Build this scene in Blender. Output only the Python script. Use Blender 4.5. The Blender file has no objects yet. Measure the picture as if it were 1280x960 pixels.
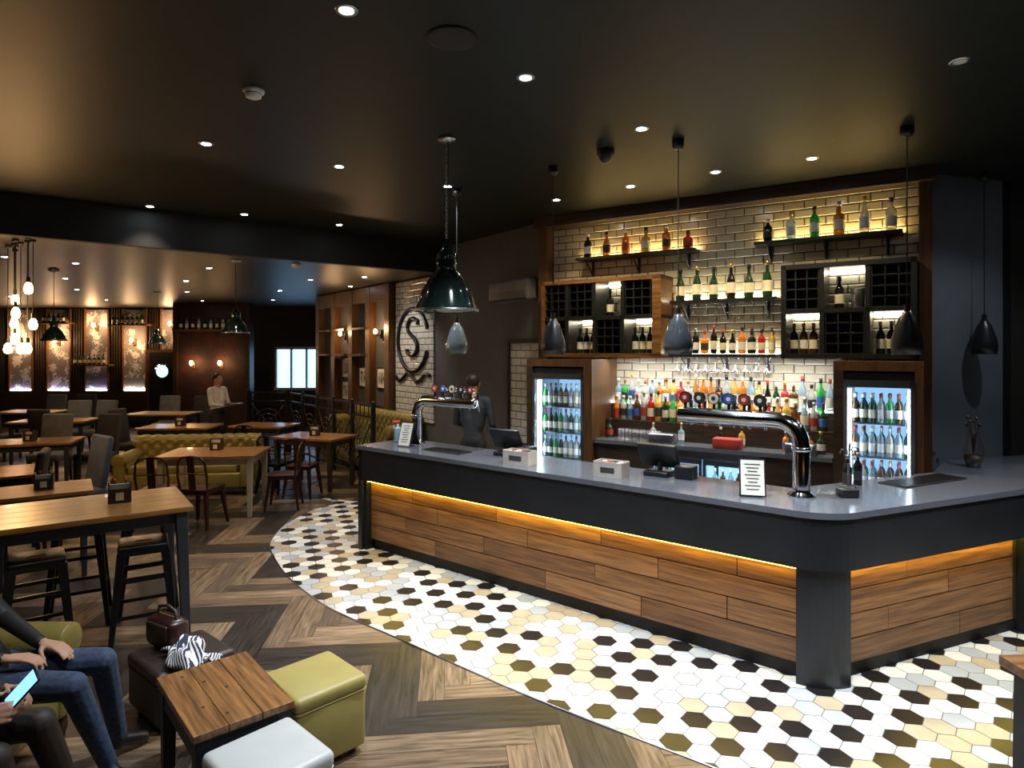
import bpy, bmesh, math, random
import numpy as np
from mathutils import Vector, Matrix
random.seed(7)
S=bpy.context.scene
V=Vector
# ---------------------------------------------------------------- materials
def newmat(name):
    m=bpy.data.materials.new(name); m.use_nodes=True
    nt=m.node_tree; b=nt.nodes['Principled BSDF']
    return m,nt,b
def pmat(name,col,rough=.5,metal=0,var=.15,scale=9,bump=0,emis=None,es=0,trans=0,coat=0,stretch=(1,1,1),col2=None,spec=.5):
    m,nt,b=newmat(name); N=nt.nodes; L=nt.links
    tc=N.new('ShaderNodeTexCoord'); mp=N.new('ShaderNodeMapping'); mp.inputs['Scale'].default_value=stretch
    no=N.new('ShaderNodeTexNoise'); no.inputs['Scale'].default_value=scale; no.inputs['Detail'].default_value=5
    L.new(tc.outputs['Object'],mp.inputs[0]); L.new(mp.outputs[0],no.inputs['Vector'])
    cr=N.new('ShaderNodeValToRGB'); c2=col2 or [min(1,c*(1+var)) for c in col]
    c1=[c*(1-var) for c in col]
    cr.color_ramp.elements[0].position=.32; cr.color_ramp.elements[1].position=.68
    cr.color_ramp.elements[0].color=(*c1,1); cr.color_ramp.elements[1].color=(*c2,1)
    L.new(no.outputs['Fac'],cr.inputs[0]); L.new(cr.outputs[0],b.inputs['Base Color'])
    b.inputs['Roughness'].default_value=rough; b.inputs['Metallic'].default_value=metal
    b.inputs['Transmission Weight'].default_value=trans; b.inputs['Coat Weight'].default_value=coat
    b.inputs['Specular IOR Level'].default_value=spec
    if emis: b.inputs['Emission Color'].default_value=(*emis,1); b.inputs['Emission Strength'].default_value=es
    if bump:
        bp=N.new('ShaderNodeBump'); bp.inputs['Strength'].default_value=bump; bp.inputs['Distance'].default_value=.01
        L.new(no.outputs['Fac'],bp.inputs['Height']); L.new(bp.outputs[0],b.inputs['Normal'])
    return m
def emat(name,col,s):
    return pmat(name,[c*.5 for c in col],.5,emis=col,es=s,var=0)
def woodmat(name,c1,c2,rough=.4,st=(1.5,22,22),coat=0):
    return pmat(name,c1,rough,var=0,col2=c2,scale=2.2,stretch=st,bump=.25,coat=coat)
def brickmat(name,c,c2,mortar,bw=.2,rh=.1,ms=.006,rough=.15):
    m,nt,b=newmat(name); N=nt.nodes; L=nt.links
    tc=N.new('ShaderNodeTexCoord'); sp=N.new('ShaderNodeSeparateXYZ'); cb=N.new('ShaderNodeCombineXYZ')
    L.new(tc.outputs['Object'],sp.inputs[0]); L.new(sp.outputs[0],cb.inputs[0]); L.new(sp.outputs[2],cb.inputs[1])
    br=N.new('ShaderNodeTexBrick'); L.new(cb.outputs[0],br.inputs['Vector'])
    br.inputs['Scale'].default_value=1; br.inputs['Brick Width'].default_value=bw; br.inputs['Row Height'].default_value=rh
    br.inputs['Mortar Size'].default_value=ms; br.inputs['Mortar Smooth'].default_value=.1
    br.inputs['Color1'].default_value=(*c,1); br.inputs['Color2'].default_value=(*c2,1); br.inputs['Mortar'].default_value=(*mortar,1)
    L.new(br.outputs['Color'],b.inputs['Base Color']); b.inputs['Roughness'].default_value=rough
    b2=N.new('ShaderNodeTexBrick'); L.new(cb.outputs[0],b2.inputs['Vector'])
    for k,v in (('Scale',1),('Brick Width',bw),('Row Height',rh),('Mortar Size',ms*2.6),('Mortar Smooth',1)): b2.inputs[k].default_value=v
    bp=N.new('ShaderNodeBump'); bp.invert=True; bp.inputs['Strength'].default_value=.8; bp.inputs['Distance'].default_value=.012
    L.new(b2.outputs['Fac'],bp.inputs['Height']); L.new(bp.outputs[0],b.inputs['Normal'])
    return m
def glassmat(name,tint=(1,1,1),mixf=.12):
    m=bpy.data.materials.new(name); m.use_nodes=True; nt=m.node_tree; N=nt.nodes; L=nt.links
    N.remove(N['Principled BSDF']); o=N['Material Output']
    t=N.new('ShaderNodeBsdfTransparent'); t.inputs[0].default_value=(*tint,1)
    g=N.new('ShaderNodeBsdfGlossy'); g.inputs['Roughness'].default_value=.05
    mx=N.new('ShaderNodeMixShader'); lw=N.new('ShaderNodeLayerWeight'); lw.inputs[0].default_value=.3
    mt=N.new('ShaderNodeMath'); mt.operation='MULTIPLY_ADD'; mt.inputs[1].default_value=.5; mt.inputs[2].default_value=mixf
    L.new(lw.outputs['Facing'],mt.inputs[0]); L.new(mt.outputs[0],mx.inputs[0]); L.new(t.outputs[0],mx.inputs[1]); L.new(g.outputs[0],mx.inputs[2]); L.new(mx.outputs[0],o.inputs[0])
    return m
def floormat():
    m,nt,b=newmat('herringbone_wood'); N=nt.nodes; L=nt.links
    at=N.new('ShaderNodeAttribute'); at.attribute_name='Col'
    uv=N.new('ShaderNodeUVMap'); uv.uv_map='UVMap'
    mp=N.new('ShaderNodeMapping'); mp.inputs['Scale'].default_value=(2.2,26,1)
    no=N.new('ShaderNodeTexNoise'); no.inputs['Scale'].default_value=1.6; no.inputs['Detail'].default_value=6; no.inputs['Distortion'].default_value=.6
    L.new(uv.outputs[0],mp.inputs[0]); L.new(mp.outputs[0],no.inputs['Vector'])
    cr=N.new('ShaderNodeValToRGB'); cr.color_ramp.elements[0].position=.3; cr.color_ramp.elements[1].position=.72
    cr.color_ramp.elements[0].color=(.32,.30,.28,1); cr.color_ramp.elements[1].color=(1.6,1.55,1.45,1)
    L.new(no.outputs['Fac'],cr.inputs[0])
    mx=N.new('ShaderNodeMix'); mx.data_type='RGBA'; mx.blend_type='MULTIPLY'; mx.inputs['Factor'].default_value=1
    L.new(at.outputs['Color'],mx.inputs['A']); L.new(cr.outputs[0],mx.inputs['B']); L.new(mx.outputs['Result'],b.inputs['Base Color'])
    b.inputs['Roughness'].default_value=.36
    return m
def wallpaper(name,c1,c2,sc=5):
    m,nt,b=newmat(name); N=nt.nodes; L=nt.links
    tc=N.new('ShaderNodeTexCoord'); vo=N.new('ShaderNodeTexVoronoi'); vo.inputs['Scale'].default_value=sc; vo.feature='SMOOTH_F1'
    wv=N.new('ShaderNodeTexNoise'); wv.inputs['Scale'].default_value=sc*2; wv.inputs['Distortion'].default_value=2
    mt=N.new('ShaderNodeMath'); mt.operation='ADD'
    L.new(tc.outputs['Object'],vo.inputs['Vector']); L.new(tc.outputs['Object'],wv.inputs['Vector']); L.new(vo.outputs['Distance'],mt.inputs[0]); L.new(wv.outputs['Fac'],mt.inputs[1])
    cr=N.new('ShaderNodeValToRGB'); cr.color_ramp.elements[0].position=.82; cr.color_ramp.elements[1].position=.9
    cr.color_ramp.elements[0].color=(*c1,1); cr.color_ramp.elements[1].color=(*c2,1)
    L.new(mt.outputs[0],cr.inputs[0]); L.new(cr.outputs[0],b.inputs['Base Color']); b.inputs['Roughness'].default_value=.7
    return m
def stripemat(name,c1,c2,sc=60):
    m,nt,b=newmat(name); N=nt.nodes; L=nt.links
    tc=N.new('ShaderNodeTexCoord'); w=N.new('ShaderNodeTexWave'); w.inputs['Scale'].default_value=sc; w.inputs['Distortion'].default_value=1.5; w.bands_direction='DIAGONAL'
    L.new(tc.outputs['Object'],w.inputs['Vector'])
    cr=N.new('ShaderNodeValToRGB'); cr.color_ramp.interpolation='CONSTANT'; cr.color_ramp.elements[1].position=.5
    cr.color_ramp.elements[0].color=(*c1,1); cr.color_ramp.elements[1].color=(*c2,1)
    L.new(w.outputs['Fac'],cr.inputs[0]); L.new(cr.outputs[0],b.inputs['Base Color']); b.inputs['Roughness'].default_value=.85
    return m
BLACK=pmat('satin_black',(.012,.013,.015),.35)
MATTEBLK=pmat('matte_black',(.01,.01,.011),.7)
FASCIA=pmat('fascia_charcoal',(.012,.014,.018),.36,var=.2,scale=4)
CEIL=pmat('ceiling_dark_green',(.007,.0105,.008),.48,var=.1,scale=2,spec=.3)
CEIL2=pmat('ceiling_dark_brown',(.015,.012,.008),.42,var=.1,scale=2,spec=.4)
GREYW=pmat('painted_grey',(.085,.09,.10),.7,var=.08,scale=3)
GREYR=pmat('painted_blue_grey',(.11,.125,.15),.7,var=.08,scale=3)
DARKW=pmat('painted_dark',(.018,.017,.016),.75,var=.1,scale=3)
STONE=pmat('counter_stone',(.105,.115,.14),.17,var=.06,scale=60)
CHROME=pmat('chrome',(.75,.77,.8),.1,1,var=.03)
STEEL=pmat('steel',(.45,.47,.5),.28,1,var=.05)
OAK=woodmat('oak_panel',(.09,.04,.012),(.23,.11,.035),.38)
OAKF=woodmat('oak_frame',(.06,.025,.009),(.14,.065,.022),.4,(22,22,1.5))
TABLEW=woodmat('table_wood',(.17,.072,.018),(.40,.19,.05),.3,coat=.2)
TABLED=woodmat('table_wood_worn',(.10,.042,.013),(.31,.145,.045),.33,coat=.2)
DWOOD=woodmat('dark_wood',(.02,.012,.008),(.06,.035,.02),.45)
NAVY=pmat('painted_slate_leg',(.022,.028,.04),.5)
CREAM=pmat('painted_cream_leg',(.40,.37,.28),.5)
GUN=pmat('gunmetal',(.03,.032,.036),.3,.8)
REDM=pmat('oxide_red_metal',(.045,.014,.01),.4,.3)
OLIVE=pmat('olive_leather',(.24,.195,.055),.34,var=.12,scale=6,bump=.12)
OLIVE2=pmat('olive_cube_leather',(.33,.275,.085),.42,var=.08,scale=5,bump=.1)
WHITEL=pmat('pale_leather',(.46,.49,.50),.42,var=.06,scale=5,bump=.1)
DLEATH=pmat('dark_leather',(.03,.022,.02),.4,bump=.2)
TILE=brickmat('metro_tile',(.60,.54,.40),(.52,.46,.33),(.09,.075,.05),bw=.19,rh=.085,ms=.0042)
TILEW=brickmat('metro_tile_white',(.62,.62,.58),(.56,.56,.53),(.12,.12,.11),ms=.005)
HEXW=pmat('hex_white',(.82,.81,.77),.28,var=.04,scale=2); HEXB=pmat('hex_black',(.016,.014,.015),.28)
HEXT=pmat('hex_tan',(.50,.42,.30),.3,var=.08); HEXG=pmat('hex_grey',(.46,.50,.55),.3,var=.06)
GROUT=pmat('grout',(.16,.15,.13),.8)
LEDA=emat('led_amber',(1,.74,.08),26); LEDW=emat('led_warm',(1,.70,.26),46); LEDC=emat('led_cool',(.72,.88,1),18); LEDN=emat('led_neutral',(1,.93,.72),30)
SPOTE=emat('downlight_glow',(.85,.93,1),80); BULB=emat('filament_bulb',(1,.55,.2),70); BULBS=emat('sconce_glow',(1,.6,.22),30)
GLASS=glassmat('clear_glass'); 
WHITEP=pmat('white_plastic',(.7,.7,.68),.4,var=.03); PAPER=pmat('paper',(.75,.73,.66),.7,var=.05)
SMOKE=pmat('smoked_shade',(.06,.07,.08),.18,coat=.5); SHADEG=pmat('dome_enamel',(.014,.028,.024),.12,.3,coat=1)
WIN=emat('window_daylight',(.35,.65,1),2.6)
TEXT=pmat('dark_print',(.05,.05,.05),.6)
def bm_(n,c,t=.35): return pmat(n,c,.12,var=.05,trans=t,coat=.3)
BOT=[bm_('glass_dark_green',(.015,.06,.02)),bm_('glass_clear_blue',(.5,.7,.8),.6),bm_('glass_brown',(.12,.04,.01)),bm_('glass_clear',(.75,.78,.75),.6),
     bm_('glass_amber',(.65,.28,.04)),bm_('glass_red',(.5,.03,.02)),bm_('glass_black',(.01,.01,.012),0),bm_('glass_green',(.05,.5,.1)),bm_('glass_gold',(.75,.5,.1)),bm_('glass_orange',(.8,.25,.03))]
GOLD=pmat('gold_foil',(.6,.42,.12),.3,.8)
LAB=[pmat('label_cream',(.75,.7,.55),.6),pmat('label_black',(.03,.03,.03),.5),pmat('label_red',(.4,.04,.03),.5),pmat('label_blue',(.05,.12,.4),.5),pmat('label_white',(.8,.8,.8),.5)]
SKIN=pmat('skin',(.50,.28,.19),.5,var=.06,scale=12); HAIRD=pmat('hair_dark',(.02,.014,.01),.5,scale=60,bump=.4); HAIRB=pmat('hair_brown',(.09,.045,.02),.5,scale=60,bump=.4)
JEANS=pmat('denim',(.035,.06,.12),.8,var=.3,scale=40,bump=.3); JACKET=pmat('black_jacket',(.012,.012,.014),.55,scale=15,bump=.3)
TIGHTS=pmat('black_tights',(.022,.016,.015),.6); SHIRTW=pmat('white_shirt',(.7,.7,.7),.7); SHOE=pmat('shoe_black',(.015,.013,.012),.35)
SHIRTG=pmat('slate_shirt',(.025,.03,.04),.8)
BACKG=emat('fridge_back_glow',(.3,.58,.9),1.3)
# ---------------------------------------------------------------- mesh builder
class MB:
    def __init__(s): s.v=[];s.f=[];s.m=[];s.sm=[];s.mats=[];s.X=Matrix.Identity(4)
    def mi(s,mat):
        if mat not in s.mats: s.mats.append(mat)
        return s.mats.index(mat)
    def add(s,vs,fs,mat,smooth=False):
        o=len(s.v); X=s.X
        s.v.extend([tuple(X@V(p)) for p in vs]); k=s.mi(mat)
        for f in fs: s.f.append([i+o for i in f]); s.m.append(k); s.sm.append(smooth)
    def box(s,c,d,mat,rot=None):
        R=rot if rot is not None else Matrix.Identity(3)
        vs=[V(c)+R@V((x*d[0]/2,y*d[1]/2,z*d[2]/2)) for x in(-1,1) for y in(-1,1) for z in(-1,1)]
        s.add(vs,[(0,1,3,2),(4,6,7,5),(0,4,5,1),(2,3,7,6),(0,2,6,4),(1,5,7,3)],mat)
    def b2(s,x0,x1,y0,y1,z0,z1,mat): s.box(((x0+x1)/2,(y0+y1)/2,(z0+z1)/2),(abs(x1-x0),abs(y1-y0),abs(z1-z0)),mat)
    def tube(s,pts,r,mat,seg=10,caps=True,flat=None):
        pts=[V(p) for p in pts]; n=len(pts); rs=r if isinstance(r,(list,tuple)) else [r]*n
        t0=(pts[1]-pts[0]).normalized(); a=V((0,0,1)) if abs(t0.z)<.9 else V((1,0,0)); u=t0.cross(a).normalized()
        vs=[]
        for i,p in enumerate(pts):
            t=((pts[min(i+1,n-1)]-pts[max(i-1,0)])).normalized()
            u=(u-t*u.dot(t)).normalized(); w=t.cross(u)
            for k in range(seg):
                q=2*math.pi*k/seg; vs.append(p+(u*math.cos(q)+w*math.sin(q))*rs[i])
        fs=[(i*seg+k,i*seg+(k+1)%seg,(i+1)*seg+(k+1)%seg,(i+1)*seg+k) for i in range(n-1) for k in range(seg)]
        s.add(vs,fs,mat,True)
        if caps:
            s.add(vs[:seg],[tuple(range(seg))],mat); s.add(vs[-seg:],[tuple(range(seg))],mat)
    def cyl(s,p0,p1,r0,mat,r1=None,seg=12): s.tube([p0,p1],[r0,r0 if r1 is None else r1],mat,seg)
    def taper(s,p0,p1,w0,w1,mat):
        p0=V(p0);p1=V(p1); vs=[]
        for p,w in((p0,w0),(p1,w1)):
            for a,b in((-1,-1),(1,-1),(1,1),(-1,1)): vs.append(p+V((a*w/2,b*w/2,0)))
        s.add(vs,[(0,1,2,3),(4,5,6,7),(0,1,5,4),(1,2,6,5),(2,3,7,6),(3,0,4,7)],mat)
    def lathe(s,prof,mat,seg=20,loc=(0,0,0),smooth=True):
        L=V(loc); vs=[L+V((r*math.cos(2*math.pi*k/seg),r*math.sin(2*math.pi*k/seg),z)) for r,z in prof for k in range(seg)]
        n=len(prof); fs=[(i*seg+k,i*seg+(k+1)%seg,(i+1)*seg+(k+1)%seg,(i+1)*seg+k) for i in range(n-1) for k in range(seg)]
        s.add(vs,fs,mat,smooth)
    def sph(s,c,r,mat,seg=14,rings=8,R=None):
        if not isinstance(r,(tuple,list)): r=(r,r,r)
        c=V(c); vs=[];R=R or Matrix.Identity(3)
        for i in range(rings+1):
            th=math.pi*i/rings
            for k in range(seg):
                ph=2*math.pi*k/seg; vs.append(c+R@V((r[0]*math.sin(th)*math.cos(ph),r[1]*math.sin(th)*math.sin(ph),r[2]*math.cos(th))))
        fs=[(i*seg+k,i*seg+(k+1)%seg,(i+1)*seg+(k+1)%seg,(i+1)*seg+k) for i in range(rings) for k in range(seg)]
        s.add(vs,fs,mat,True)
    def prism(s,pts,z0,z1,mat):
        n=len(pts); vs=[(p[0],p[1],z0) for p in pts]+[(p[0],p[1],z1) for p in pts]
        s.add(vs,[tuple(range(n)),tuple(range(n,2*n))]+[(i,(i+1)%n,(i+1)%n+n,i+n) for i in range(n)],mat)
    def rbox(s,c,d,r,mat,seg=3,rot=None):
        bm=bmesh.new(); bmesh.ops.create_cube(bm,size=1)
        for v in bm.verts: v.co=V((v.co.x*d[0],v.co.y*d[1],v.co.z*d[2]))
        bmesh.ops.bevel(bm,geom=bm.edges[:],offset=min(r,min(d)/2.05),segments=seg,profile=.5,affect='EDGES')
        R=rot if rot is not None else Matrix.Identity(3)
        bm.verts.index_update()
        vs=[V(c)+R@v.co for v in bm.verts]; fs=[[v.index for v in f.verts] for f in bm.faces]; bm.free()
        s.add(vs,fs,mat,True)
    def tuft(s,o,u,v,n,lu,lv,sp,dep,mat,res=6):
        o=V(o);u=V(u);v=V(v);n=V(n); nu=max(2,int(lu/sp*res)); nv=max(2,int(lv/sp*res)); vs=[]
        for j in range(nv+1):
            for i in range(nu+1):
                x=lu*i/nu/sp; y=lv*j/nv/sp
                d=(abs(math.sin(math.pi*(x+y)))*abs(math.sin(math.pi*(x-y))))**.5
                vs.append(o+u*(lu*i/nu)+v*(lv*j/nv)+n*(dep*d))
        fs=[(j*(nu+1)+i,j*(nu+1)+i+1,(j+1)*(nu+1)+i+1,(j+1)*(nu+1)+i) for j in range(nv) for i in range(nu)]
        s.add(vs,fs,mat,True)
    def build(s,name,M=None,bevel=0,recalc=True):
        me=bpy.data.meshes.new(name); me.from_pydata(s.v,[],s.f); 
        for m in s.mats: me.materials.append(m)
        me.polygons.foreach_set('material_index',s.m); me.polygons.foreach_set('use_smooth',s.sm)
        if recalc:
            bm=bmesh.new(); bm.from_mesh(me); bmesh.ops.recalc_face_normals(bm,faces=bm.faces[:]); bm.to_mesh(me); bm.free()
        me.update()
        ob=bpy.data.objects.new(name,me); S.collection.objects.link(ob)
        if M is not None: ob.matrix_world=M
        if bevel:
            b=ob.modifiers.new('bevel','BEVEL'); b.width=bevel; b.segments=2; b.limit_method='ANGLE'; b.angle_limit=math.radians(50)
        return ob
def TM(x,y,z=0,a=0): return Matrix.Translation((x,y,z))@Matrix.Rotation(math.radians(a),4,'Z')
def copyob(ob,name,M):
    o=bpy.data.objects.new(name,ob.data); S.collection.objects.link(o); o.matrix_world=M
    for m in ob.modifiers:
        if m.type=='BEVEL':
            b=o.modifiers.new('bevel','BEVEL'); b.width=m.width; b.segments=m.segments; b.limit_method='ANGLE'; b.angle_limit=m.angle_limit
    return o
def light(name,typ,loc,e,col=(1,1,1),size=.05,spot=100,blend=.6,rot=(0,0,0)):
    l=bpy.data.lights.new(name,typ); l.energy=e; l.color=col
    if typ=='SPOT': l.spot_size=math.radians(spot); l.spot_blend=blend; l.shadow_soft_size=size
    elif typ=='POINT': l.shadow_soft_size=size
    o=bpy.data.objects.new(name,l); S.collection.objects.link(o); o.location=loc; o.rotation_euler=rot; return o
# ---------------------------------------------------------------- camera
cam=bpy.data.cameras.new('camera'); co=bpy.data.objects.new('camera',cam); S.collection.objects.link(co)
co.location=(0,0,2.08); co.rotation_euler=(math.pi/2,0,0); cam.sensor_width=36; cam.lens=22.5; cam.shift_y=-40/1280; cam.clip_start=.05
S.camera=co
w=bpy.data.worlds.new('world'); S.world=w; w.use_nodes=True
w.node_tree.nodes['Background'].inputs[0].default_value=(.5,.6,.7,1); w.node_tree.nodes['Background'].inputs[1].default_value=.01
try:
    S.view_settings.view_transform='Standard'; S.view_settings.look='None'
except Exception as e: print(e)
# ---------------------------------------------------------------- frames
P0=V((.49,7.85,0)); aw=-33.3
MW=TM(.49,7.85,0,aw)          # back bar frame : x right, -y toward room
MG=TM(.49,7.85,0,-53.13)      # side wall frame: x=-t
L0=V((-1.62,6.74,0)); VC=V((1.914,3.841,0)); RC=V((3.85,4.68,0)); WC=V((5.05,6.15,0))
d=(VC-L0).normalized(); n=V((-d.y,d.x,0)); LM=(VC-L0).length
e=(RC-VC).normalized(); ne=V((-e.y,e.x,0))
def bar(t,o,z=1.1): p=L0+d*t+n*o; return V((p.x,p.y,z))
ab=math.degrees(math.atan2(d.y,d.x)); ae=math.degrees(math.atan2(e.y,e.x))
# ---------------------------------------------------------------- floor
b=MB(); b.b2(-14.6,8.1,-3.1,18,-.12,0,DWOOD); b.build('floor')
Wd=.16; Ln=6; A6=math.radians(6); ca,sa=math.cos(A6),math.sin(A6)
pal=[(.17,.115,.075),(.21,.15,.10),(.028,.023,.020),(.032,.026,.023),(.19,.135,.09),(.23,.165,.11),(.12,.088,.066),(.20,.145,.095),(.033,.027,.024),(.04,.032,.027)]
vs=[];fs=[];cols=[];uvs=[]
def plank(x0,x1,y0,y1,c,horiz):
    cx,cy=(x0+x1)/2*Wd,(y0+y1)/2*Wd; X=cx*ca-cy*sa; Y=cx*sa+cy*ca
    if X<-9.5 or X>3.5 or Y<1.2 or Y>13.6: return
    q=V((X,Y,0))-P0
    if q.dot(V((.8,.6,0)))>-.45 and q.dot(V((.549,.836,0)))>-.45: return
    o=len(vs); g=.0015
    for (x,y) in ((x0,y0),(x1,y0),(x1,y1),(x0,y1)):
        x=x*Wd+(g if x==x0 else -g); y=y*Wd+(g if y==y0 else -g)
        vs.append((x*ca-y*sa,x*sa+y*ca,.004))
    fs.append((o,o+1,o+2,o+3))
    k=random.uniform(.75,1.22); cols.append([v*k for v in c]); r1,r2=random.uniform(0,50),random.uniform(0,50)
    W,L=Wd,Wd*Ln
    uvs.append([(r1,r2),(r1+L,r2),(r1+L,r2+W),(r1,r2+W)] if horiz else [(r1,r2),(r1,r2+W),(r1+L,r2+W),(r1+L,r2)])
for i in range(-40,120):
    for k in range(-22,16):
        x=i+2*Ln*k
        if x<-75 or x>45: continue
        ch=i+(Ln-1)*k; c=pal[ch%10] if random.random()<.93 else random.choice(pal)
        plank(x,x+Ln,i,i+1,c,True); plank(x+Ln,x+Ln+1,i+1-Ln,i+1,c,False)
me=bpy.data.meshes.new('floor_herringbone'); me.from_pydata(vs,[],fs); me.materials.append(floormat())
ca_=me.color_attributes.new('Col','FLOAT_COLOR','CORNER'); uvl=me.uv_layers.new(name='UVMap')
cc=[];uu=[]
for c,u in zip(cols,uvs):
    for k in range(4): cc+=[*c,1]; uu+=list(u[k])
ca_.data.foreach_set('color',cc); uvl.data.foreach_set('uv',uu)
ob=bpy.data.objects.new('floor_herringbone',me); S.collection.objects.link(ob)
# hex tile area
bd=[(-2.13,8.85),(-2.40,8.72),(-2.62,8.35),(-2.72,7.74),(-2.68,7.2),(-2.55,6.75),(-2.16,6.05),(-1.8,5.55),(-1.41,5.12),(-.81,4.62),(-.2,4.10),(.28,3.72),(.9,3.27),(1.5,2.85),(2.1,2.6),(2.8,2.5),(3.6,2.6),(4.4,2.95),(5.2,3.6),(5.9,4.6),(6.2,6.0),(4.2,5.7),(3.6,5.5),(.35,7.62),(-.95,9.35),(-1.7,9.1)]
def cr(pts,k=4,closed=True):
    out=[];N_=len(pts)
    for i in range(N_):
        p0,p1,p2,p3=[V((*pts[(i+j-1)%N_],0)) for j in range(4)]
        for s_ in range(k):
            t=s_/k; out.append(.5*((2*p1)+(p2-p0)*t+(2*p0-5*p1+4*p2-p3)*t*t+(3*p1-p0-3*p2+p3)*t**3))
    return out
bs=cr(bd[:20],4)[:76]; region=[(p.x,p.y) for p in bs]+bd[20:]
def clip(poly,hexp):
    out=poly
    for i in range(len(hexp)):
        a=hexp[i]; c=hexp[(i+1)%len(hexp)]; inp=out; out=[]
        if not inp: return []
        def side(p): return (c[0]-a[0])*(p[1]-a[1])-(c[1]-a[1])*(p[0]-a[0])
        for j in range(len(inp)):
            p=inp[j]; q=inp[(j+1)%len(inp)]; sp,sq=side(p),side(q)
            if sp>=0: out.append(p)
            if (sp>=0)!=(sq>=0):
                t=sp/(sp-sq); out.append((p[0]+(q[0]-p[0])*t,p[1]+(q[1]-p[1])*t))
    return out
def area(p): return .5*sum(p[i][0]*p[(i+1)%len(p)][1]-p[(i+1)%len(p)][0]*p[i][1] for i in range(len(p)))
if area(region)<0: region=region[::-1]
b=MB(); b.add([(x,y,.006) for x,y in region],[tuple(range(len(region)))],GROUT)
R=.088; ang0=math.radians(ab); cx0,sx0=math.cos(ang0),math.sin(ang0)
for j in range(-52,66):
    for i in range(-66,66):
        hx=(i+.5*(j%2))*R*math.sqrt(3); hy=j*R*1.5
        X=hx*cx0-hy*sx0+1; Y=hx*sx0+hy*cx0+5
        if X<-3 or X>6.5 or Y<2.2 or Y>9.6: continue
        hp=[(X+(R-.003)*math.cos(ang0+math.pi/6+k*math.pi/3),Y+(R-.003)*math.sin(ang0+math.pi/6+k*math.pi/3)) for k in range(6)]
        cpoly=clip(region,hp)
        if len(cpoly)<3 or abs(area(cpoly))<.0005: continue
        ax=i-(j-(j%2))//2; q=(ax-j)%3
        r=random.random()
        m=HEXB if (q==0 and r<.74) else (HEXW if r<.56 else (HEXT if r<.80 else HEXG))
        b.add([(x,y,.009) for x,y in cpoly],[tuple(range(len(cpoly)))],m)
b.tube([(p[0],p[1],.006) for p in [(q.x,q.y) for q in bs]],.007,STEEL,6)
b.build('floor_hex_tiles')
# ---------------------------------------------------------------- shell
b=MB(); b.prism([(-14.5,-3),(8,-3),(8,11),(-.8,11),(-.9,9.87),(-14.5,-.8)],3.7,3.85,CEIL)
b.build('ceiling')
b=MB(); b.prism([(-14.5,-.7),(-.9,9.95),(-.9,18),(-14.5,18)],3.3,3.86,CEIL2); 
b.prism([(-14.5,-.8),(-.9,9.87),(-.95,9.97),(-14.5,-.7)],3.28,3.72,DARKW); b.build('ceiling_dining_bulkhead')
b=MB(); b.b2(-.02,3.86,0,.15,0,3.7,TILE); b.build('wall_back_bar',MW)
b=MB(); b.b2(-8.1,0,0,.15,0,3.7,GREYW); b.build('wall_bar_side',MG)
b=MB(); b.b2(-14.5,-4.9,17.8,18,0,3.4,DARKW); b.build('wall_far')
b=MB(); b.prism([(-4.35,14.32),(-4.2,14.35),(-4.85,18),(-5.05,18)],0,3.4,DARKW); b.build('wall_far_return')
b=MB(); b.b2(-14.65,-14.5,-3,18,0,3.85,DARKW); b.build('wall_left')
b=MB(); b.b2(-14.5,8,-3.15,-3,0,3.85,DARKW); b.build('wall_rear')
b=MB(); b.b2(8,8.15,-3,8,0,3.85,DARKW); b.build('wall_right')
b=MB(); b.b2(0,1.0,0,.15,0,3.7,GREYR); b.b2(1.0,4.6,0,.15,0,3.7,DARKW); b.b2(.97,1.05,-.02,0,0,3.7,BLACK); b.build('wall_bar_right',TM(3.72,5.79,0,16.5))
b=MB(); b.b2(-.82,-.08,-.02,0,.9,2.2,TILEW); b.b2(-.86,-.82,-.05,0,.9,2.24,BLACK); b.b2(-.86,-.05,-.05,0,2.2,2.26,BLACK); b.build('trim_tiled_splashback',MG)
b=MB(); b.rbox((-.62,-.12,2.87),(.85,.22,.28),.04,pmat('ac_plastic',(.2,.2,.2),.4))
for k in range(5): b.b2(-1.0,-.24,-.236,-.228,2.77+k*.018,2.775+k*.018,GREYW)
b.b2(-1.0,-.24,-.238,-.2,2.735,2.755,BLACK); 
b.build('air_conditioner',MG)
b=MB(); b.b2(-4.15,-2.85,-.03,0,.95,3.27,TILEW); b.build('trim_sign_tiles',MG)
b=MB(); cxs,czs=-3.5,2.28
ring=[(cxs+.52*math.cos(a),-.05,czs+.52*math.sin(a)) for a in [math.radians(20+k*320/40) for k in range(41)]]
b.tube(ring,.035,GUN,8)
sp=[(.17,.2),(.08,.29),(-.05,.30),(-.16,.22),(-.16,.11),(-.05,.03),(.07,-.03),(.16,-.12),(.15,-.23),(.04,-.30),(-.09,-.29),(-.18,-.2)]
sp=[(p.x,p.y) for p in cr(sp,4)[:45]]
b.tube([(cxs+x,-.05,czs+y+.05) for x,y in sp],.038,GUN,8)
b.tube([(cxs-.62+.3*k,-.05,czs-.62-.08*math.sin(k*3)) for k in [0,.5,1,1.5,2,2.5,3,3.5,4]],.03,GUN,8)
b.build('letter_s_wall_sign',MG)
b=MB()
for x in(-4.3,-5.1,-5.9,-6.8,-7.7): b.b2(x-.09,x+.09,-.14,0,0,3.28,OAKF)
b.b2(-7.8,-4.2,-.13,-.02,3.0,3.28,OAKF); b.b2(-7.7,-4.3,-.04,0,0,1.1,DWOOD)
for x0 in(-5.1,-5.9,-6.8): b.b2(x0-.75,x0-.12,-.22,0,2.0,2.04,DWOOD); b.b2(x0-.75,x0-.12,-.22,0,2.5,2.54,DWOOD)
b.build('trim_oak_posts',MG)
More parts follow.
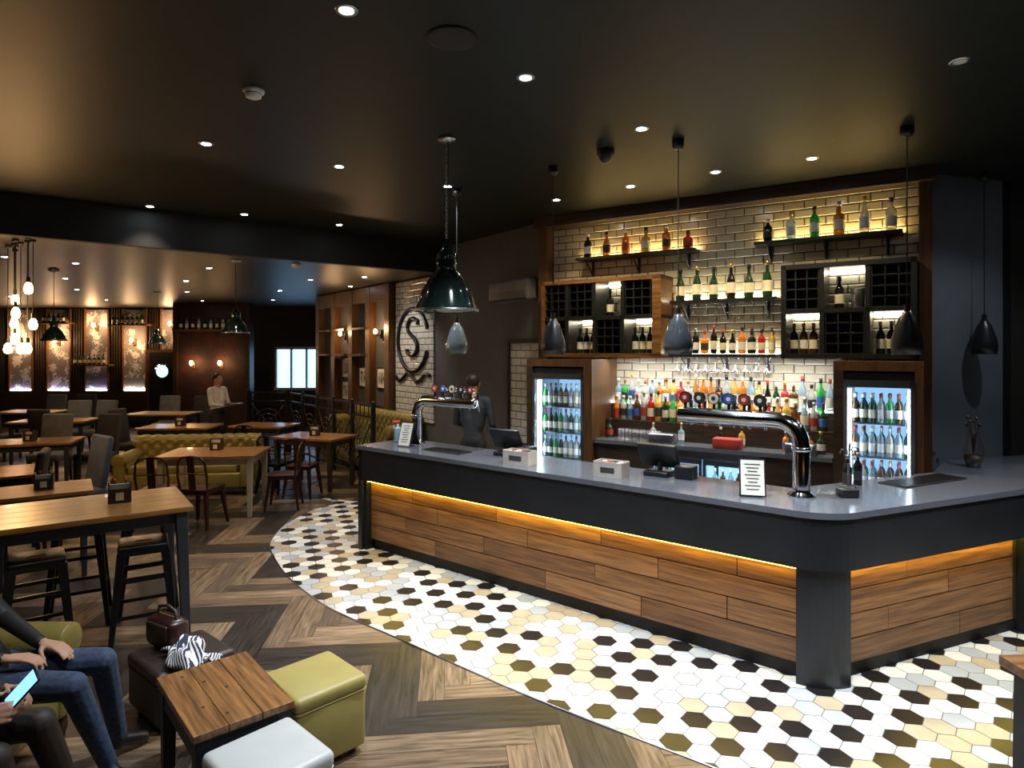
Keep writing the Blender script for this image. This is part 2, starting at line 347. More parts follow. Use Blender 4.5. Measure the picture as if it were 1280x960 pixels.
def frame(name,M,x,z,w_,h_,art,y=-.03):
    b=MB(); b.b2(x-w_/2,x+w_/2,y,y+.025,z-h_/2,z+h_/2,BLACK); b.b2(x-w_/2+.03,x+w_/2-.03,y-.004,y,z-h_/2+.03,z+h_/2-.03,PAPER); b.b2(x-w_/2+.08,x+w_/2-.08,y-.007,y-.004,z-h_/2+.09,z+h_/2-.09,art); return b.build(name,M)
ART=wallpaper('print_art',(.1,.1,.12),(.5,.45,.35),9)
for x,z in((-6.35,1.75),(-6.35,1.3),(-4.7,1.6),(-5.5,1.6)): frame('picture_frame',MG,x,z,.42,.4,ART)
# ---------------------------------------------------------------- back bar
b=MB()
b.b2(-.1,.03,-.16,.0,0,3.62,OAKF); b.b2(3.80,3.9,-.14,0,0,3.62,OAKF); b.b2(-.14,3.94,-.2,0,3.58,3.70,DWOOD)
b.build('trim_back_bar_frame',MW,bevel=.004)
def bottle(b,x,y,z,h,r,m,cap,lab,seg=10,style=0):
    if style==0: pr=[(0,0),(r*.95,0),(r,.01),(r,h*.58),(r*.85,h*.66),(r*.36,h*.75),(r*.33,h*.9)]
    elif style==1: pr=[(0,0),(r*.9,0),(r,.015),(r*1.02,h*.4),(r*.8,h*.55),(r*.35,h*.72),(r*.3,h*.9)]
    else: pr=[(0,0),(r*1.1,0),(r*1.15,.01),(r*1.15,h*.5),(r*1.0,h*.6),(r*.4,h*.66),(r*.38,h*.88)]
    b.lathe(pr,m,seg,(x,y,z)); b.lathe([(r*.4,h*.86),(r*.42,h*.86),(r*.42,h),(0,h)],cap,seg,(x,y,z))
    k=1.17 if style==2 else 1.03
    if lab: b.lathe([(r*k,h*.16),(r*k,h*.45)],lab,seg,(x,y,z))
def rbot(b,x,y,z,hs=1,ms=None):
    m=random.choice(ms or BOT); h=random.uniform(.25,.33)*hs
    bottle(b,x,y,z,h,random.uniform(.033,.042)*(.5+.5*hs),m,random.choice([BLACK,LAB[2],STEEL,LAB[0],BLACK,GOLD]),random.choice(LAB+[LAB[0],LAB[4]]),style=random.choice([0,0,1,2]))
def shelf(name,x0,x1,z,led,dp=.22):
    b=MB(); b.b2(x0,x1,-dp,-.002,z-.03,z,BLACK)
    for x in(x0+.12,(x0+x1)/2,x1-.12):
        b.b2(x-.012,x+.012,-.02,-.002,z-.2,z-.03,BLACK); b.tube([(x,-.012,z-.19),(x,-.09,z-.13),(x,-dp+.03,z-.03)],.009,BLACK,6)
    b.b2(x0+.02,x1-.02,-.045,-.02,z,z+.014,led); b.build(name,MW)
shelf('bottle_shelf',.44,1.83,3.17,LEDW); shelf('bottle_shelf',2.42,3.68,3.17,LEDW)
shelf('bottle_shelf',1.58,2.64,2.62,LEDN,.26); shelf('bottle_shelf',1.58,2.64,2.06,LEDN,.3)
O=BOT
b=MB()
for i,(m,st) in enumerate([(O[6],0),(O[9],1),(O[9],0),(O[8],2),(O[9],0),(O[5],2)]): bottle(b,.56+i*.235,-.14,3.171,.28 if m!=O[5] else .2,.045,m,BLACK if i%2 else LAB[0],LAB[i%3],12,st)
for i,(m,st) in enumerate([(O[6],0),(O[1],0),(O[7],0),(O[4],2),(O[3],1),(O[3],0)]): bottle(b,2.54+i*.21,-.14,3.171,(.22,.27,.3,.32,.34,.3)[i],.045,m,(STEEL,GOLD,BLACK)[i%3],LAB[(1,4,4,0,4,0)[i]],12,st)
b.build('spirit_bottle_display',MW)
b=MB()
for i in range(6): bottle(b,1.66+i*.175,-.15,2.621,.37 if i%2 else .34,.048,O[0] if i!=3 else O[6],GOLD if i%2 else BLACK,LAB[0],12,1)
for i in range(11): rbot(b,1.64+i*.094,-.17,2.061,.95)
b.build('champagne_bottle_display',MW)
def stemglass(b,x,y,z,up=True,h=.2):
    k=1 if up else -1
    b.lathe([(.032,0),(.03,k*.004),(.004,k*.01),(.004,k*h*.45),(.025,k*h*.55),(.038,k*h*.75),(.032,k*h)],GLASS,12,(x,y,z))
b=MB()
for i in range(10):
    for y in(-.08,-.2): stemglass(b,1.64+i*.1,y,2.02,False)
for i in range(8): stemglass(b,1.68+i*.12,-.14,2.58,False,.17)
for x in [1.6+i*.1 for i in range(11)]: b.b2(x-.004,x+.004,-.27,-.02,2.018,2.024,STEEL); b.b2(x-.004,x+.004,-.25,-.02,2.582,2.586,STEEL)
b.build('hanging_stem_glasses',MW)
def cubby(name,xs,types,outer,z0=2.02,z1=2.9,dp=.36,fr=.045,zm=2.46):
    b=MB(); x0,x1=xs[0],xs[-1]
    b.b2(x0,x1,-dp,-.002,z1-fr,z1,outer); b.b2(x0,x1,-dp,-.002,z0,z0+fr,outer); b.b2(x0,x0+fr,-dp,-.002,z0,z1,outer); b.b2(x1-fr*(2.2 if outer is OAK else 1),x1,-dp,-.002,z0,z1,outer)
    b.b2(x0,x1,-dp+.01,-.002,zm-.02,zm+.02,BLACK)
    for x in xs[1:-1]: b.b2(x-.02,x+.02,-dp+.01,-.002,z0,z1,BLACK)
    for r,row in enumerate(types):
        a,c=(zm+.02,z1-fr) if r==0 else (z0+fr,zm-.02)
        for i,t in enumerate(row):
            u0,u1=xs[i]+.03,xs[i+1]-.03
            if t=='r':
                b.b2(u0,u1,-.26,-.02,a,c,MATTEBLK)
                nn=max(2,round((u1-u0)/.1))
                for k in range(nn+1): x=u0+(u1-u0)*k/nn; b.b2(x-.006,x+.006,-dp+.02,-.26,a,c,BLACK)
                for k in range(5): z=a+(c-a)*k/4; b.b2(u0,u1,-dp+.02,-.26,z-.006,z+.006,BLACK)
            elif t=='b':
                k=u0+.06
                while k<u1-.03: bottle(b,k,-.2,a,.29,.036,O[random.choice([0,6,2,6])],LAB[random.choice([1,2])],LAB[random.choice([0,4])]); k+=.085
            elif t=='o':
                bottle(b,u0+.1,-.2,a,.3,.04,O[6],LAB[1],LAB[0]); b.lathe([(0,0),(.05,0),(.06,.18),(.055,.18),(.045,.01)],STEEL,14,(u0+.25,-.2,a)); 
            if t!='r': b.b2(u0,u1,-.03,-.012,c-.02,c-.006,LEDN)
    b.build(name,MW,bevel=.002)
cubby('wooden_wine_cabinet',[.06,.40,.74,1.08,1.52],[['r','r','o','r'],['r','b','r','b']],OAK)
cubby('black_wine_cabinet',[2.70,3.05,3.42,3.79],[['r','o','r'],['b','r','b']],BLACK)
def fridge(name,x0,x1,w0,w1):
    b=MB(); dp=.65
    b.b2(w0,w1,-dp,-.002,1.92,2.0,OAKF); b.b2(w0,x0,-dp,-.002,0,1.92,DWOOD); b.b2(x1,w1,-dp,-.002,0,1.92,OAKF)
    b.b2(x0,x1,-.08,-.04,.1,1.9,STEEL); b.b2(x0,x0+.03,-dp+.04,-.04,.1,1.9,STEEL); b.b2(x1-.03,x1,-dp+.04,-.04,.1,1.9,STEEL)
    b.b2(x0,x1,-dp+.02,-.04,1.78,1.9,BLACK); b.b2(x0,x1,-dp+.02,-.04,.04,.3,BLACK)
    b.b2(x0+.035,x0+.05,-dp+.09,-dp+.12,.32,1.76,LEDC); b.b2(x1-.05,x1-.035,-dp+.09,-dp+.12,.32,1.76,LEDC)
    b.b2(x0+.04,x1-.04,-.1,-.09,.32,1.76,BACKG)
    for z in(.34,.62,.9,1.18,1.47):
        b.b2(x0+.03,x1-.03,-dp+.1,-.1,z-.012,z,STEEL)
        nb=int((x1-x0-.12)/.066)
        for i in range(nb+1):
            for y in(-dp+.17,-dp+.3): bottle(b,x0+.07+i*.066,y,z,.23 if z<1.1 else .25,.029,O[random.choice([0,0,7,3,1,2])],LAB[random.choice([0,4,2])],LAB[random.choice([0,4,4])])
    for xa,xb in((x0,x0+.03),(x1-.03,x1)): b.b2(xa,xb,-dp-.01,-dp+.03,.3,1.84,STEEL)
    b.b2(x0,x1,-dp-.01,-dp+.03,1.78,1.84,STEEL); b.b2(x0,x1,-dp-.01,-dp+.03,.3,.34,STEEL)
    b.b2(x0+.03,x1-.03,-dp+.0,-dp+.006,.34,1.78,GLASS)
    b.tube([(x0+.05,-dp-.01,.9),(x0+.05,-dp-.05,.95),(x0+.05,-dp-.05,1.25),(x0+.05,-dp-.01,1.3)],.009,CHROME,8)
    b.build(name,MW)
fridge('bottle_fridge',.12,.76,.04,.86); fridge('bottle_fridge',3.26,3.78,3.18,3.84)
# back counter
b=MB()
b.b2(.87,3.17,-.62,-.002,1.11,1.15,STONE); b.b2(.87,3.17,-.32,-.002,1.15,1.34,DWOOD); b.b2(.87,3.17,-.17,-.002,1.34,1.50,DWOOD)
b.b2(.87,3.17,-.6,-.002,.0,.12,BLACK); b.b2(.87,3.17,-.04,-.002,.1,1.1,BLACK)
for x0,x1 in((.87,1.5),(2.55,3.17)): b.b2(x0,x1,-.58,-.04,.12,1.1,DWOOD)
b.b2(1.5,2.55,-.58,-.04,1.03,1.11,STEEL)
for x0,x1 in((1.5,2.02),(2.03,2.55)):
    b.b2(x0,x0+.03,-.6,-.56,.15,1.03,STEEL); b.b2(x1-.03,x1,-.6,-.56,.15,1.03,STEEL); b.b2(x0,x1,-.6,-.56,.98,1.03,STEEL)
    b.b2(x0+.03,x1-.03,-.56,-.54,.99,1.01,LEDC); b.b2(x0+.02,x1-.02,-.12,-.1,.2,1.0,BACKG)
    b.b2(x0,x1,-.55,-.1,.68,.69,STEEL)
    for i in range(6): bottle(b,x0+.07+i*.075,-.42,.69,.24,.03,O[random.choice([1,2,7])],LAB[4],LAB[3])
b.b2(.9,3.15,-.03,-.01,1.50,1.515,emat('led_display',(.95,.97,1),55))
b.build('back_bar_counter',MW)
b=MB()
CL=[O[1],O[3],O[3],O[4],O[8],O[2],O[9],O[7],O[0],O[5],O[6],O[1]]
x=.93
while x<3.13: rbot(b,x,-.11,1.501,1.05,CL); x+=.080
x=.97
while x<3.1: rbot(b,x,-.25,1.341,1.0,CL); x+=.080
x=.95
while x<3.1:
    if random.random()<.35: rbot(b,x,-.40,1.151,.7,CL)
    x+=.1
b.build('spirit_bottle_rows',MW)
b=MB()
for x,c in((1.6,STEEL),(2.25,LAB[2]),(2.9,STEEL)): b.rbox((x,-.53,1.201),(.26,.14,.1),.015,c)
for i in range(6): b.lathe([(0,0),(.03,0),(.036,.12),(.033,.12),(.028,.01)],GLASS,12,(1.15+i*.08,-.54,1.151))
b.build('bar_tool_caddies',MW)
la=bpy.data.lights.new('bottle_fill_area','AREA'); la.shape='RECTANGLE'; la.size=2.2; la.size_y=.03; la.energy=20; la.color=(.95,.97,1)  # area light added to brighten the lower bottle display, no fixture modelled
lo=bpy.data.objects.new('bottle_fill_area',la); S.collection.objects.link(lo); lo.matrix_world=MW@Matrix.Translation((2.0,-.29,2.01))
# ---------------------------------------------------------------- the bar
def path(off,zcut=None):
    def miter(P,a,c,o):
        bis=(a+c).normalized(); return P+bis*(o/bis.dot(a))
    f=(WC-RC).normalized(); nf=V((-f.y,f.x,0))
    out=[L0+n*off]
    for P,a,c,d1,d2,r in((VC,n,ne,d,e,.34),(RC,ne,nf,e,f,.2)):
        Q=miter(P,a,c,off); turn=math.acos(max(-1,min(1,d1.dot(d2)))); rr=max(.02,r-off); tl=rr*math.tan(turn/2)
        s_=Q-d1*tl; ctr=s_+V((-d1.y,d1.x,0))*rr
        a0=math.atan2(s_.y-ctr.y,s_.x-ctr.x)
        for k in range(9): aa=a0+turn*k/8; out.append(ctr+V((math.cos(aa),math.sin(aa),0))*rr)
    p=out[-1]; k=math.tan(math.radians(16.5)); t=(5.775+(p.x-3.72)*k-p.y)/(f.y-f.x*k); out.append(p+f*(t-.04)); return out
def band(b,o1,o2,z0,z1,mat,i0=0,i1=None):
    A=path(o1)[i0:i1]; B=path(o2)[i0:i1]; m=len(A)
    vs=[(p.x,p.y,z0) for p in A]+[(p.x,p.y,z0) for p in B]+[(p.x,p.y,z1) for p in A]+[(p.x,p.y,z1) for p in B]; fs=[]
    for i in range(m-1):
        fs+=[(i,i+1,m+i+1,m+i),(2*m+i,2*m+i+1,3*m+i+1,3*m+i),(i,i+1,2*m+i+1,2*m+i),(m+i,m+i+1,3*m+i+1,3*m+i)]
    fs+=[(0,m,3*m,2*m),(m-1,2*m-1,4*m-1,3*m-1)]
    b.add(vs,fs,mat)
b=MB()
band(b,-.015,.66,1.06,1.10,STONE); band(b,0,.04,.74,1.06,FASCIA); band(b,.04,.12,.755,.78,BLACK)
band(b,.13,.17,0,.12,MATTEBLK); band(b,.12,.16,.1,.75,DWOOD); band(b,.58,.62,0,1.06,BLACK)
band(b,.042,.066,.724,.748,LEDA)
band(b,.03,.12,0,.74,FASCIA,1,10); band(b,.03,.12,0,.74,FASCIA,10,19)
b.X=Matrix.Translation(L0)@Matrix.Rotation(math.radians(ab),4,'Z')
b.b2(.0,.06,.0,.62,0,1.06,FASCIA); b.b2(.0,.1,.03,.12,0,.74,FASCIA)
b.X=Matrix.Identity(4)
rows=4; zh=(.735-.115)/rows
def boards(O_,ang,x0,x1,seed):
    random.seed(seed); b.X=Matrix.Translation(O_)@Matrix.Rotation(math.radians(ang),4,'Z')
    for r in range(rows):
        x=x0; first=True
        while x<x1-.01:
            l=random.uniform(.85,1.35)*(.5 if (first and r%2) else 1); first=False; xe=min(x1,x+l)
            if x1-xe<.25: xe=x1
            z=.115+r*zh; yo=random.uniform(0,.004)
            b.b2(x+.003,xe-.003,.090+yo,.12,z+.004,z+zh-.004,random.choice(OAKS)); x=xe
    b.X=Matrix.Identity(4)
OAKS=[]
for k,(c1,c2) in enumerate([((.11,.042,.013),(.30,.135,.045)),((.15,.06,.02),(.36,.17,.06)),((.09,.034,.011),(.24,.105,.035))]):
    m=woodmat('oak_board_%d'%k,c1,c2,.36,(1.2,1.2,24)); m.node_tree.nodes['Mapping'].inputs['Location'].default_value=(k*3,k,0); OAKS.append(m)
boards(L0,ab,.1,LM-.2,3); boards(VC,ae,.2,(RC-VC).length-.14,5)
b.build('bar_counter')
random.seed(11)
def tapfont(name,t0,t1,o,h,nb,curve):
    b=MB(); X=Matrix.Translation(L0)@Matrix.Rotation(math.radians(ab),4,'Z'); sgn=1 if t1>t0 else -1
    pts=[(t1,o,1.1),(t1,o,1.1+h*.62)]
    for k in range(1,9):
        a=math.pi/2*k/8; pts.append((t1-sgn*.16*(1-math.cos(a)),o,1.1+h*.62+.16*math.sin(a)))
    zt=pts[-1][2]; pts.append((t0,o,zt))
    b.tube(pts,.056,CHROME,18)
    b.lathe([(.0,0),(.09,0),(.09,.012),(.06,.03),(.059,.05)],CHROME,20,(t1,o,1.1))
    b.lathe([(.056,-.0),(.064,.0),(.064,.03),(.056,.03)],CHROME,20,(t1,o,1.1+h*.55))
    b.sph((t0,o,zt),(.02,.056,.056),CHROME)
    for i in range(nb):
        x=t0+(t1-sgn*.2-t0)*(i+.35)/nb
        b.cyl((x,o,zt+.03),(x,o,zt+.09),.012,CHROME)
        b.cyl((x,o-.012,zt+.13),(x,o+.012,zt+.13),.044,CHROME,seg=20); b.cyl((x,o-.016,zt+.13),(x,o-.012,zt+.13),.037,LAB[[2,1,0,3,2,1][i%6]],seg=20)
        b.cyl((x,o-.018,zt+.13),(x,o-.0165,zt+.13),.016,LAB[[4,0,1,4,0][i%5]],seg=14)
        b.tube([(x,o+.04,zt),(x,o+.1,zt-.01),(x,o+.11,zt-.09)],.011,CHROME,8); b.cyl((x,o+.1,zt+.01),(x,o+.1,zt+.1),.01,BLACK,.014)
    b.build(name,X)
tapfont('beer_tap_tower',1.2,.36,.5,.50,5,1); tapfont('beer_tap_tower',3.42,4.29,.42,.56,6,1)
def menu(name,t,o,a):
    b=MB(); R1=Matrix.Rotation(math.radians(-16),3,'X'); R2=Matrix.Rotation(math.radians(22),3,'X')
    b.box((0,0,.125),(.17,.008,.255),BLACK,R1); b.box((0,-.006,.125),(.15,.004,.235),PAPER,R1)
    for k in range(8): b.box(V((0,-.009,.125))+R1@V((0,0,.09-k*.024)),(.1-.02*(k%3),.002,.006),TEXT,R1)
    b.box((0,.085,.11),(.15,.006,.225),BLACK,R2)
    p=bar(t,o,1.102); b.build(name,TM(p.x,p.y,p.z,a))
menu('menu_card_stand',.47,.25,ab+6); menu('menu_card_stand',4.03,.22,ab+24)
b=MB(); b.rbox((0,0,.08),(.075,.05,.16),.018,pmat('cleaner_blue',(.3,.5,.65),.3,trans=.3)); b.cyl((0,0,.15),(0,0,.2),.014,WHITEP); b.rbox((-.015,0,.215),(.08,.03,.035),.01,LAB[2]); b.tube([(-.03,0,.2),(-.045,0,.17),(-.04,0,.15)],.006,WHITEP,6)
p=bar(.14,.42); b.build('spray_bottle',TM(p.x,p.y,1.1,20))
CARD=pmat('pale_card',(.5,.47,.42),.7)
def crate(name,t,o,w_,dd,hh):
    b=MB(); p=bar(t,o); b.b2(-w_/2,w_/2,-dd/2,dd/2,0,.01,PAPER)
    for s_ in(-1,1): b.b2(-w_/2,w_/2,s_*dd/2-.004,s_*dd/2+.004,0,hh,CARD); b.b2(s_*w_/2-.004,s_*w_/2+.004,-dd/2,dd/2,0,hh,CARD)
    b.b2(-w_/4,w_/4,-dd/2-.006,-dd/2-.004,hh*.3,hh*.65,TEXT)
    for i in range(4):
        for j in range(2): b.cyl((-w_/2+.05+i*(w_-.1)/3,-dd/5+j*dd/2.5,.01),(-w_/2+.05+i*(w_-.1)/3,-dd/5+j*dd/2.5,hh*.95),.02,random.choice([BLACK,LAB[4],LAB[2]]))
    b.build(name,TM(p.x,p.y,1.1,ab+4))
crate('drinks_straw_caddy',2.02,.2,.26,.14,.12); crate('drinks_straw_caddy',2.93,.22,.24,.14,.12)
def pos(name,t,o,a):
    b=MB(); p=bar(t,o); b.rbox((0,0,.02),(.2,.18,.04),.01,BLACK); b.cyl((0,.02,.03),(0,.03,.13),.02,BLACK)
    R1=Matrix.Rotation(math.radians(32),3,'X'); b.rbox((0,-.01,.16),(.32,.03,.22),.008,BLACK,rot=R1); b.box(V((0,-.01,.16))+R1@V((0,.017,0)),(.28,.002,.18),emat('pos_screen',(.3,.5,.7),.6),R1)
    b.rbox((.22,0,.05),(.14,.16,.1),.01,BLACK)
    b.build(name,TM(p.x,p.y,1.1,a))
pos('till_terminal',1.64,.48,ab+8); pos('till_terminal',3.2,.5,ab+5)
b=MB(); b.rbox((0,0,.004),(.75,.22,.008),.003,MATTEBLK)
for k in range(30): b.b2(-.36+k*.025,-.352+k*.025,-.1,.1,.008,.011,BLACK)
b.build('rubber_bar_mat',TM(3.12,4.86,1.101,ae+3))
b=MB(); b.rbox((0,0,.004),(.5,.2,.008),.003,MATTEBLK)
for k in range(20): b.b2(-.24+k*.025,-.232+k*.025,-.09,.09,.008,.011,BLACK)
p=bar(1.02,.3); b.build('rubber_bar_mat',TM(p.x,p.y,1.101,ab))
b=MB(); b.lathe([(0,0),(.06,0),(.075,.03),(.07,.03),(.05,.008)],GLASS,18,(0,0,0)); b.lathe([(0,0),(.05,0),(.055,.05),(.0,.05)],BLACK,16,(.2,.12,0)); b.cyl((.2,.12,.05),(.2,.12,.2),.008,STEEL)
b.rbox((.12,-.02,.03),(.12,.09,.06),.01,BLACK); b.build('ashtray_and_bar_caddy',TM(2.15,4.35,1.1,0))
for q,(x,y) in enumerate([(2.42,4.62),(2.55,4.72)]):
    b=MB(); bottle(b,0,0,0,.24,.03,O[6],STEEL,LAB[1]); b.tube([(0,0,.23),(0,0,.27),(-.04,0,.28),(-.05,0,.25)],.006,CHROME,6); b.build('soda_dispenser',TM(x,y,1.1,0))
b=MB(); b.lathe([(0,0),(.05,0),(.07,.05),(.075,.16),(.05,.24),(.045,.3),(.055,.32)],GLASS,18,(0,0,0)); b.lathe([(0,.004),(.045,.004),(.065,.05),(.069,.10),(0,.10)],DWOOD,16)
for k in range(7):
    a=k*.9; b.tube([(0,0,.10),(.02*math.cos(a),.02*math.sin(a),.28),(.05*math.cos(a),.05*math.sin(a),.36+.03*(k%3))],[.004,.003,.002],DWOOD,5); b.sph((.05*math.cos(a),.05*math.sin(a),.36+.03*(k%3)),.016,DWOOD,8,5)
b.build('dried_flower_vase',TM(3.93,5.45,1.1))
# ---------------------------------------------------------------- pendants
def dome(name,x,y,zc,zb,R_,h,chain=True):
    b=MB(); b.lathe([(0,0),(.07,0),(.065,-.02),(.02,-.035),(0,-.035)],STEEL,16,(0,0,zc))
    zt=zb+h
    k=R_/.24
    pr=[(.0,h),(.03*k,h),(.035*k,h*.86),(.075*k,h*.80),(.08*k,h*.66),(.07*k,h*.62),(.085*k,h*.55),(.15*k,h*.42),(.2*k,h*.24),(.225*k,h*.1),(.24*k,.02),(.245*k,0),(.235*k,0),(.215*k,h*.1),(.19*k,h*.22),(.14*k,h*.38),(.07*k,h*.5),(0,h*.52)]
    b.lathe(pr,SHADEG,32,(0,0,zb))
    b.lathe([(.236*k,-.004),(.25*k,-.004),(.25*k,.012),(.236*k,.012)],STEEL,32,(0,0,zb))
    for a in range(6): q=a*math.pi/3; b.b2(.078*k*math.cos(q)-.006,.078*k*math.cos(q)+.006,.078*k*math.sin(q)-.006,.078*k*math.sin(q)+.006,zb+h*.67,zb+h*.8,BLACK)
    b.sph((0,0,zb+h*.3),.045*k,WHITEP)
    if chain:
        z=zt; i=0
        while z<zc-.04:
            u=V((.009,0,0)) if i%2 else V((0,.009,0)); pts=[V((0,0,z+.018))+u*math.cos(q)+V((0,0,.02))*math.sin(q) for q in [math.pi*2*j/8 for j in range(9)]]
            b.tube(pts,.003,STEEL,5,caps=False); z+=.031; i+=1
        b.cyl((.012,0,zt),(.012,0,zc-.02),.004,BLACK,seg=6)
    else: b.cyl((0,0,zt),(0,0,zc-.02),.005,BLACK,seg=6)
    b.build(name,TM(x,y))
dome('dome_pendant_lamp',-.495,4.84,3.7,2.39,.235,.54)
def bell(name,x,y,zc,zb,h,R_,mat):
    b=MB(); b.lathe([(0,0),(.045,0),(.045,-.05),(.03,-.07),(0,-.07)],BLACK,14,(0,0,zc))
    b.lathe([(0,h),(.03,h),(.035,h*.93),(R_*.5,h*.86),(R_*.62,h*.75),(R_*.95,h*.38),(R_,h*.2),(R_*.9,0),(R_*.86,0),(R_*.94,h*.2),(R_*.88,h*.38),(R_*.5,h*.78),(0,h*.84)],mat,24,(0,0,zb))
    b.cyl((0,0,zb+h),(0,0,zb+h+.05),.02,BLACK); b.cyl((0,0,zb+h),(0,0,zc-.05),.0045,BLACK,seg=6); b.sph((0,0,zb+h*.4),.03,WHITEP)
    b.build(name,TM(x,y))
SH2=pmat('smoked_shade_pale',(.10,.12,.13),.2,coat=.5)
for x,y,m,r in((-.55,6.38,SH2,.112),(.36,5.59,BLACK,.108),(1.27,4.89,SMOKE,.114),(2.84,4.6,BLACK,.105),(4.28,5.8,BLACK,.105)): bell('glass_pendant_lamp',x,y,3.7,2.06,.31,r,m)
for x,y,r in((-3.67,8.5,.17),(-7.2,13.0,.16),(-2.2,11.6,.16),(-6.8,9.5,.16)): dome('dome_pendant_lamp',x,y,3.3,2.25 if x!=-3.67 else 2.33,r,.34,False)
def bulb(name,x,y,zb):
    b=MB(); b.lathe([(0,0),(.03,0),(.025,-.03),(0,-.03)],BLACK,10,(0,0,3.3)); b.cyl((0,0,zb+.1),(0,0,3.28),.004,BLACK,seg=6); b.cyl((0,0,zb+.06),(0,0,zb+.12),.018,GUN)
    b.lathe([(0,-.06),(.03,-.05),(.042,-.01),(.03,.04),(.015,.065)],BULB,12,(0,0,zb)); b.build(name,TM(x,y))
for x,y,z in((-5.1,6.75,2.75),(-5.35,6.9,2.5),(-5.2,6.95,2.38),(-5.4,6.95,2.22),(-5.6,7.2,2.4),(-5.45,7.1,2.12),(-5.75,7.3,2.12),(-5.62,7.25,2.3),(-5.9,7.6,2.7),(-5.3,7.0,2.12)): bulb('filament_pendant_bulb',x,y,z)
light('bulb_cluster_light','POINT',(-5.5,6.8,2.3),30,(1,.6,.3),.25)
# ---------------------------------------------------------------- downlights
def downl(name,x,y,z,on=True):
    b=MB(); b.lathe([(.034,-.002),(.05,-.006),(.055,0)],STEEL,18,(0,0,z)); b.lathe([(0,-.003),(.034,-.003)],SPOTE if on else WHITEP,18,(0,0,z),False); b.build(name,TM(x,y))
near=[(-2.38,4.98),(-1.51,5.59),(-.785,3.035),(.08,3.78),(.94,4.645),(1.83,5.76),(1.16,6.26),(.47,6.82),(2.51,5.355),(-.63,6.26),(-4.03,7.12),(-3.15,7.53),(-2.2,8.15)]
for x,y in near: downl('added_downlight',x,y,3.7)
downl('added_downlight',2.5,3.57,3.7,False)
CW=(.9,.95,1)
for x,y,en in((-2.38,4.98,42),(-1.51,5.59,180),(-.785,3.035,170),(.08,3.78,330),(.94,4.645,240),(-.63,6.26,200),(-2.2,8.15,110),(-3.15,7.53,40),(-4.03,7.12,35)):
    light('wall_fill_spot','SPOT',(x,y,3.66),en,CW if y<7 else (1,.85,.65),.04,95,.7)
for x,y,en in((1.83,5.76,70),(1.16,6.26,70),(.47,6.82,60),(2.51,5.355,80)): light('wall_fill_spot','SPOT',(x,y,3.66),en,(1,.76,.42),.03,120,.5)
light('wall_fill_spot','SPOT',(2.6,2.9,3.66),360,CW,.04,95,.7); downl('added_downlight',2.6,2.9,3.7)
light('wall_fill_spot','SPOT',(1.2,2.6,3.66),270,CW,.04,95,.7); downl('added_downlight',1.2,2.6,3.7)
light('wall_fill_spot','SPOT',(-2.2,2.4,3.66),60,(1,.88,.7),.04,95,.7); downl('added_downlight',-2.2,2.4,3.7)
light('wall_fill_spot','SPOT',(4.4,3.6,3.66),220,CW,.04,100,.7); downl('added_downlight',4.4,3.6,3.7)
light('wall_fill_spot','SPOT',(4.3,4.9,3.66),35,CW,.04,120,.7); downl('added_downlight',4.9,4.9,3.7)  # spot and ceiling disc added to lift the dark right-hand bar wall
for x,y in [(-4.4,9.3),(-6,8.8),(-7.4,10.6),(-5.6,11),(-3.4,10.8),(-8.5,12.5),(-6.6,13),(-4.6,12.7),(-9.5,15),(-7.4,15.3),(-5.6,15),(-11,14),(-10,11.5),(-6.5,8.2),(-3.0,11.9),(-2.4,10.4)]: downl('added_downlight',x,y,3.3)
for x,y in((-4.4,9.3),(-7.4,10.6),(-3.4,10.8),(-6.6,13),(-10,12)): light('wall_fill_spot','SPOT',(x,y,3.25),70,(1,.72,.42),.05,120,.6)
def disc(name,x,y,z,pr,mats):
    b=MB(); 
    for p_,m in zip(pr,mats): b.lathe(p_,m,22,(0,0,z))
    b.build(name,TM(x,y))
disc('smoke_detector',-1.6,3.96,3.7,[[(.065,0),(.065,-.012),(.055,-.02),(.05,-.025),(.045,-.045),(.02,-.055),(0,-.055)],[(.0512,-.026),(.0512,-.03)]],[WHITEP,BLACK])
disc('smoke_detector',-3.0,8.9,3.3,[[(.065,0),(.065,-.012),(.045,-.045),(0,-.055)]],[WHITEP])
disc('ceiling_speaker',-.31,3.3,3.7,[[(.13,0),(.13,-.008),(.11,-.012),(0,-.01)]],[MATTEBLK])
disc('dome_security_camera',.75,5.14,3.7,[[(.07,0),(.07,-.03),(.055,-.05),(.045,-.08),(.02,-.1),(0,-.105)]],[BLACK])
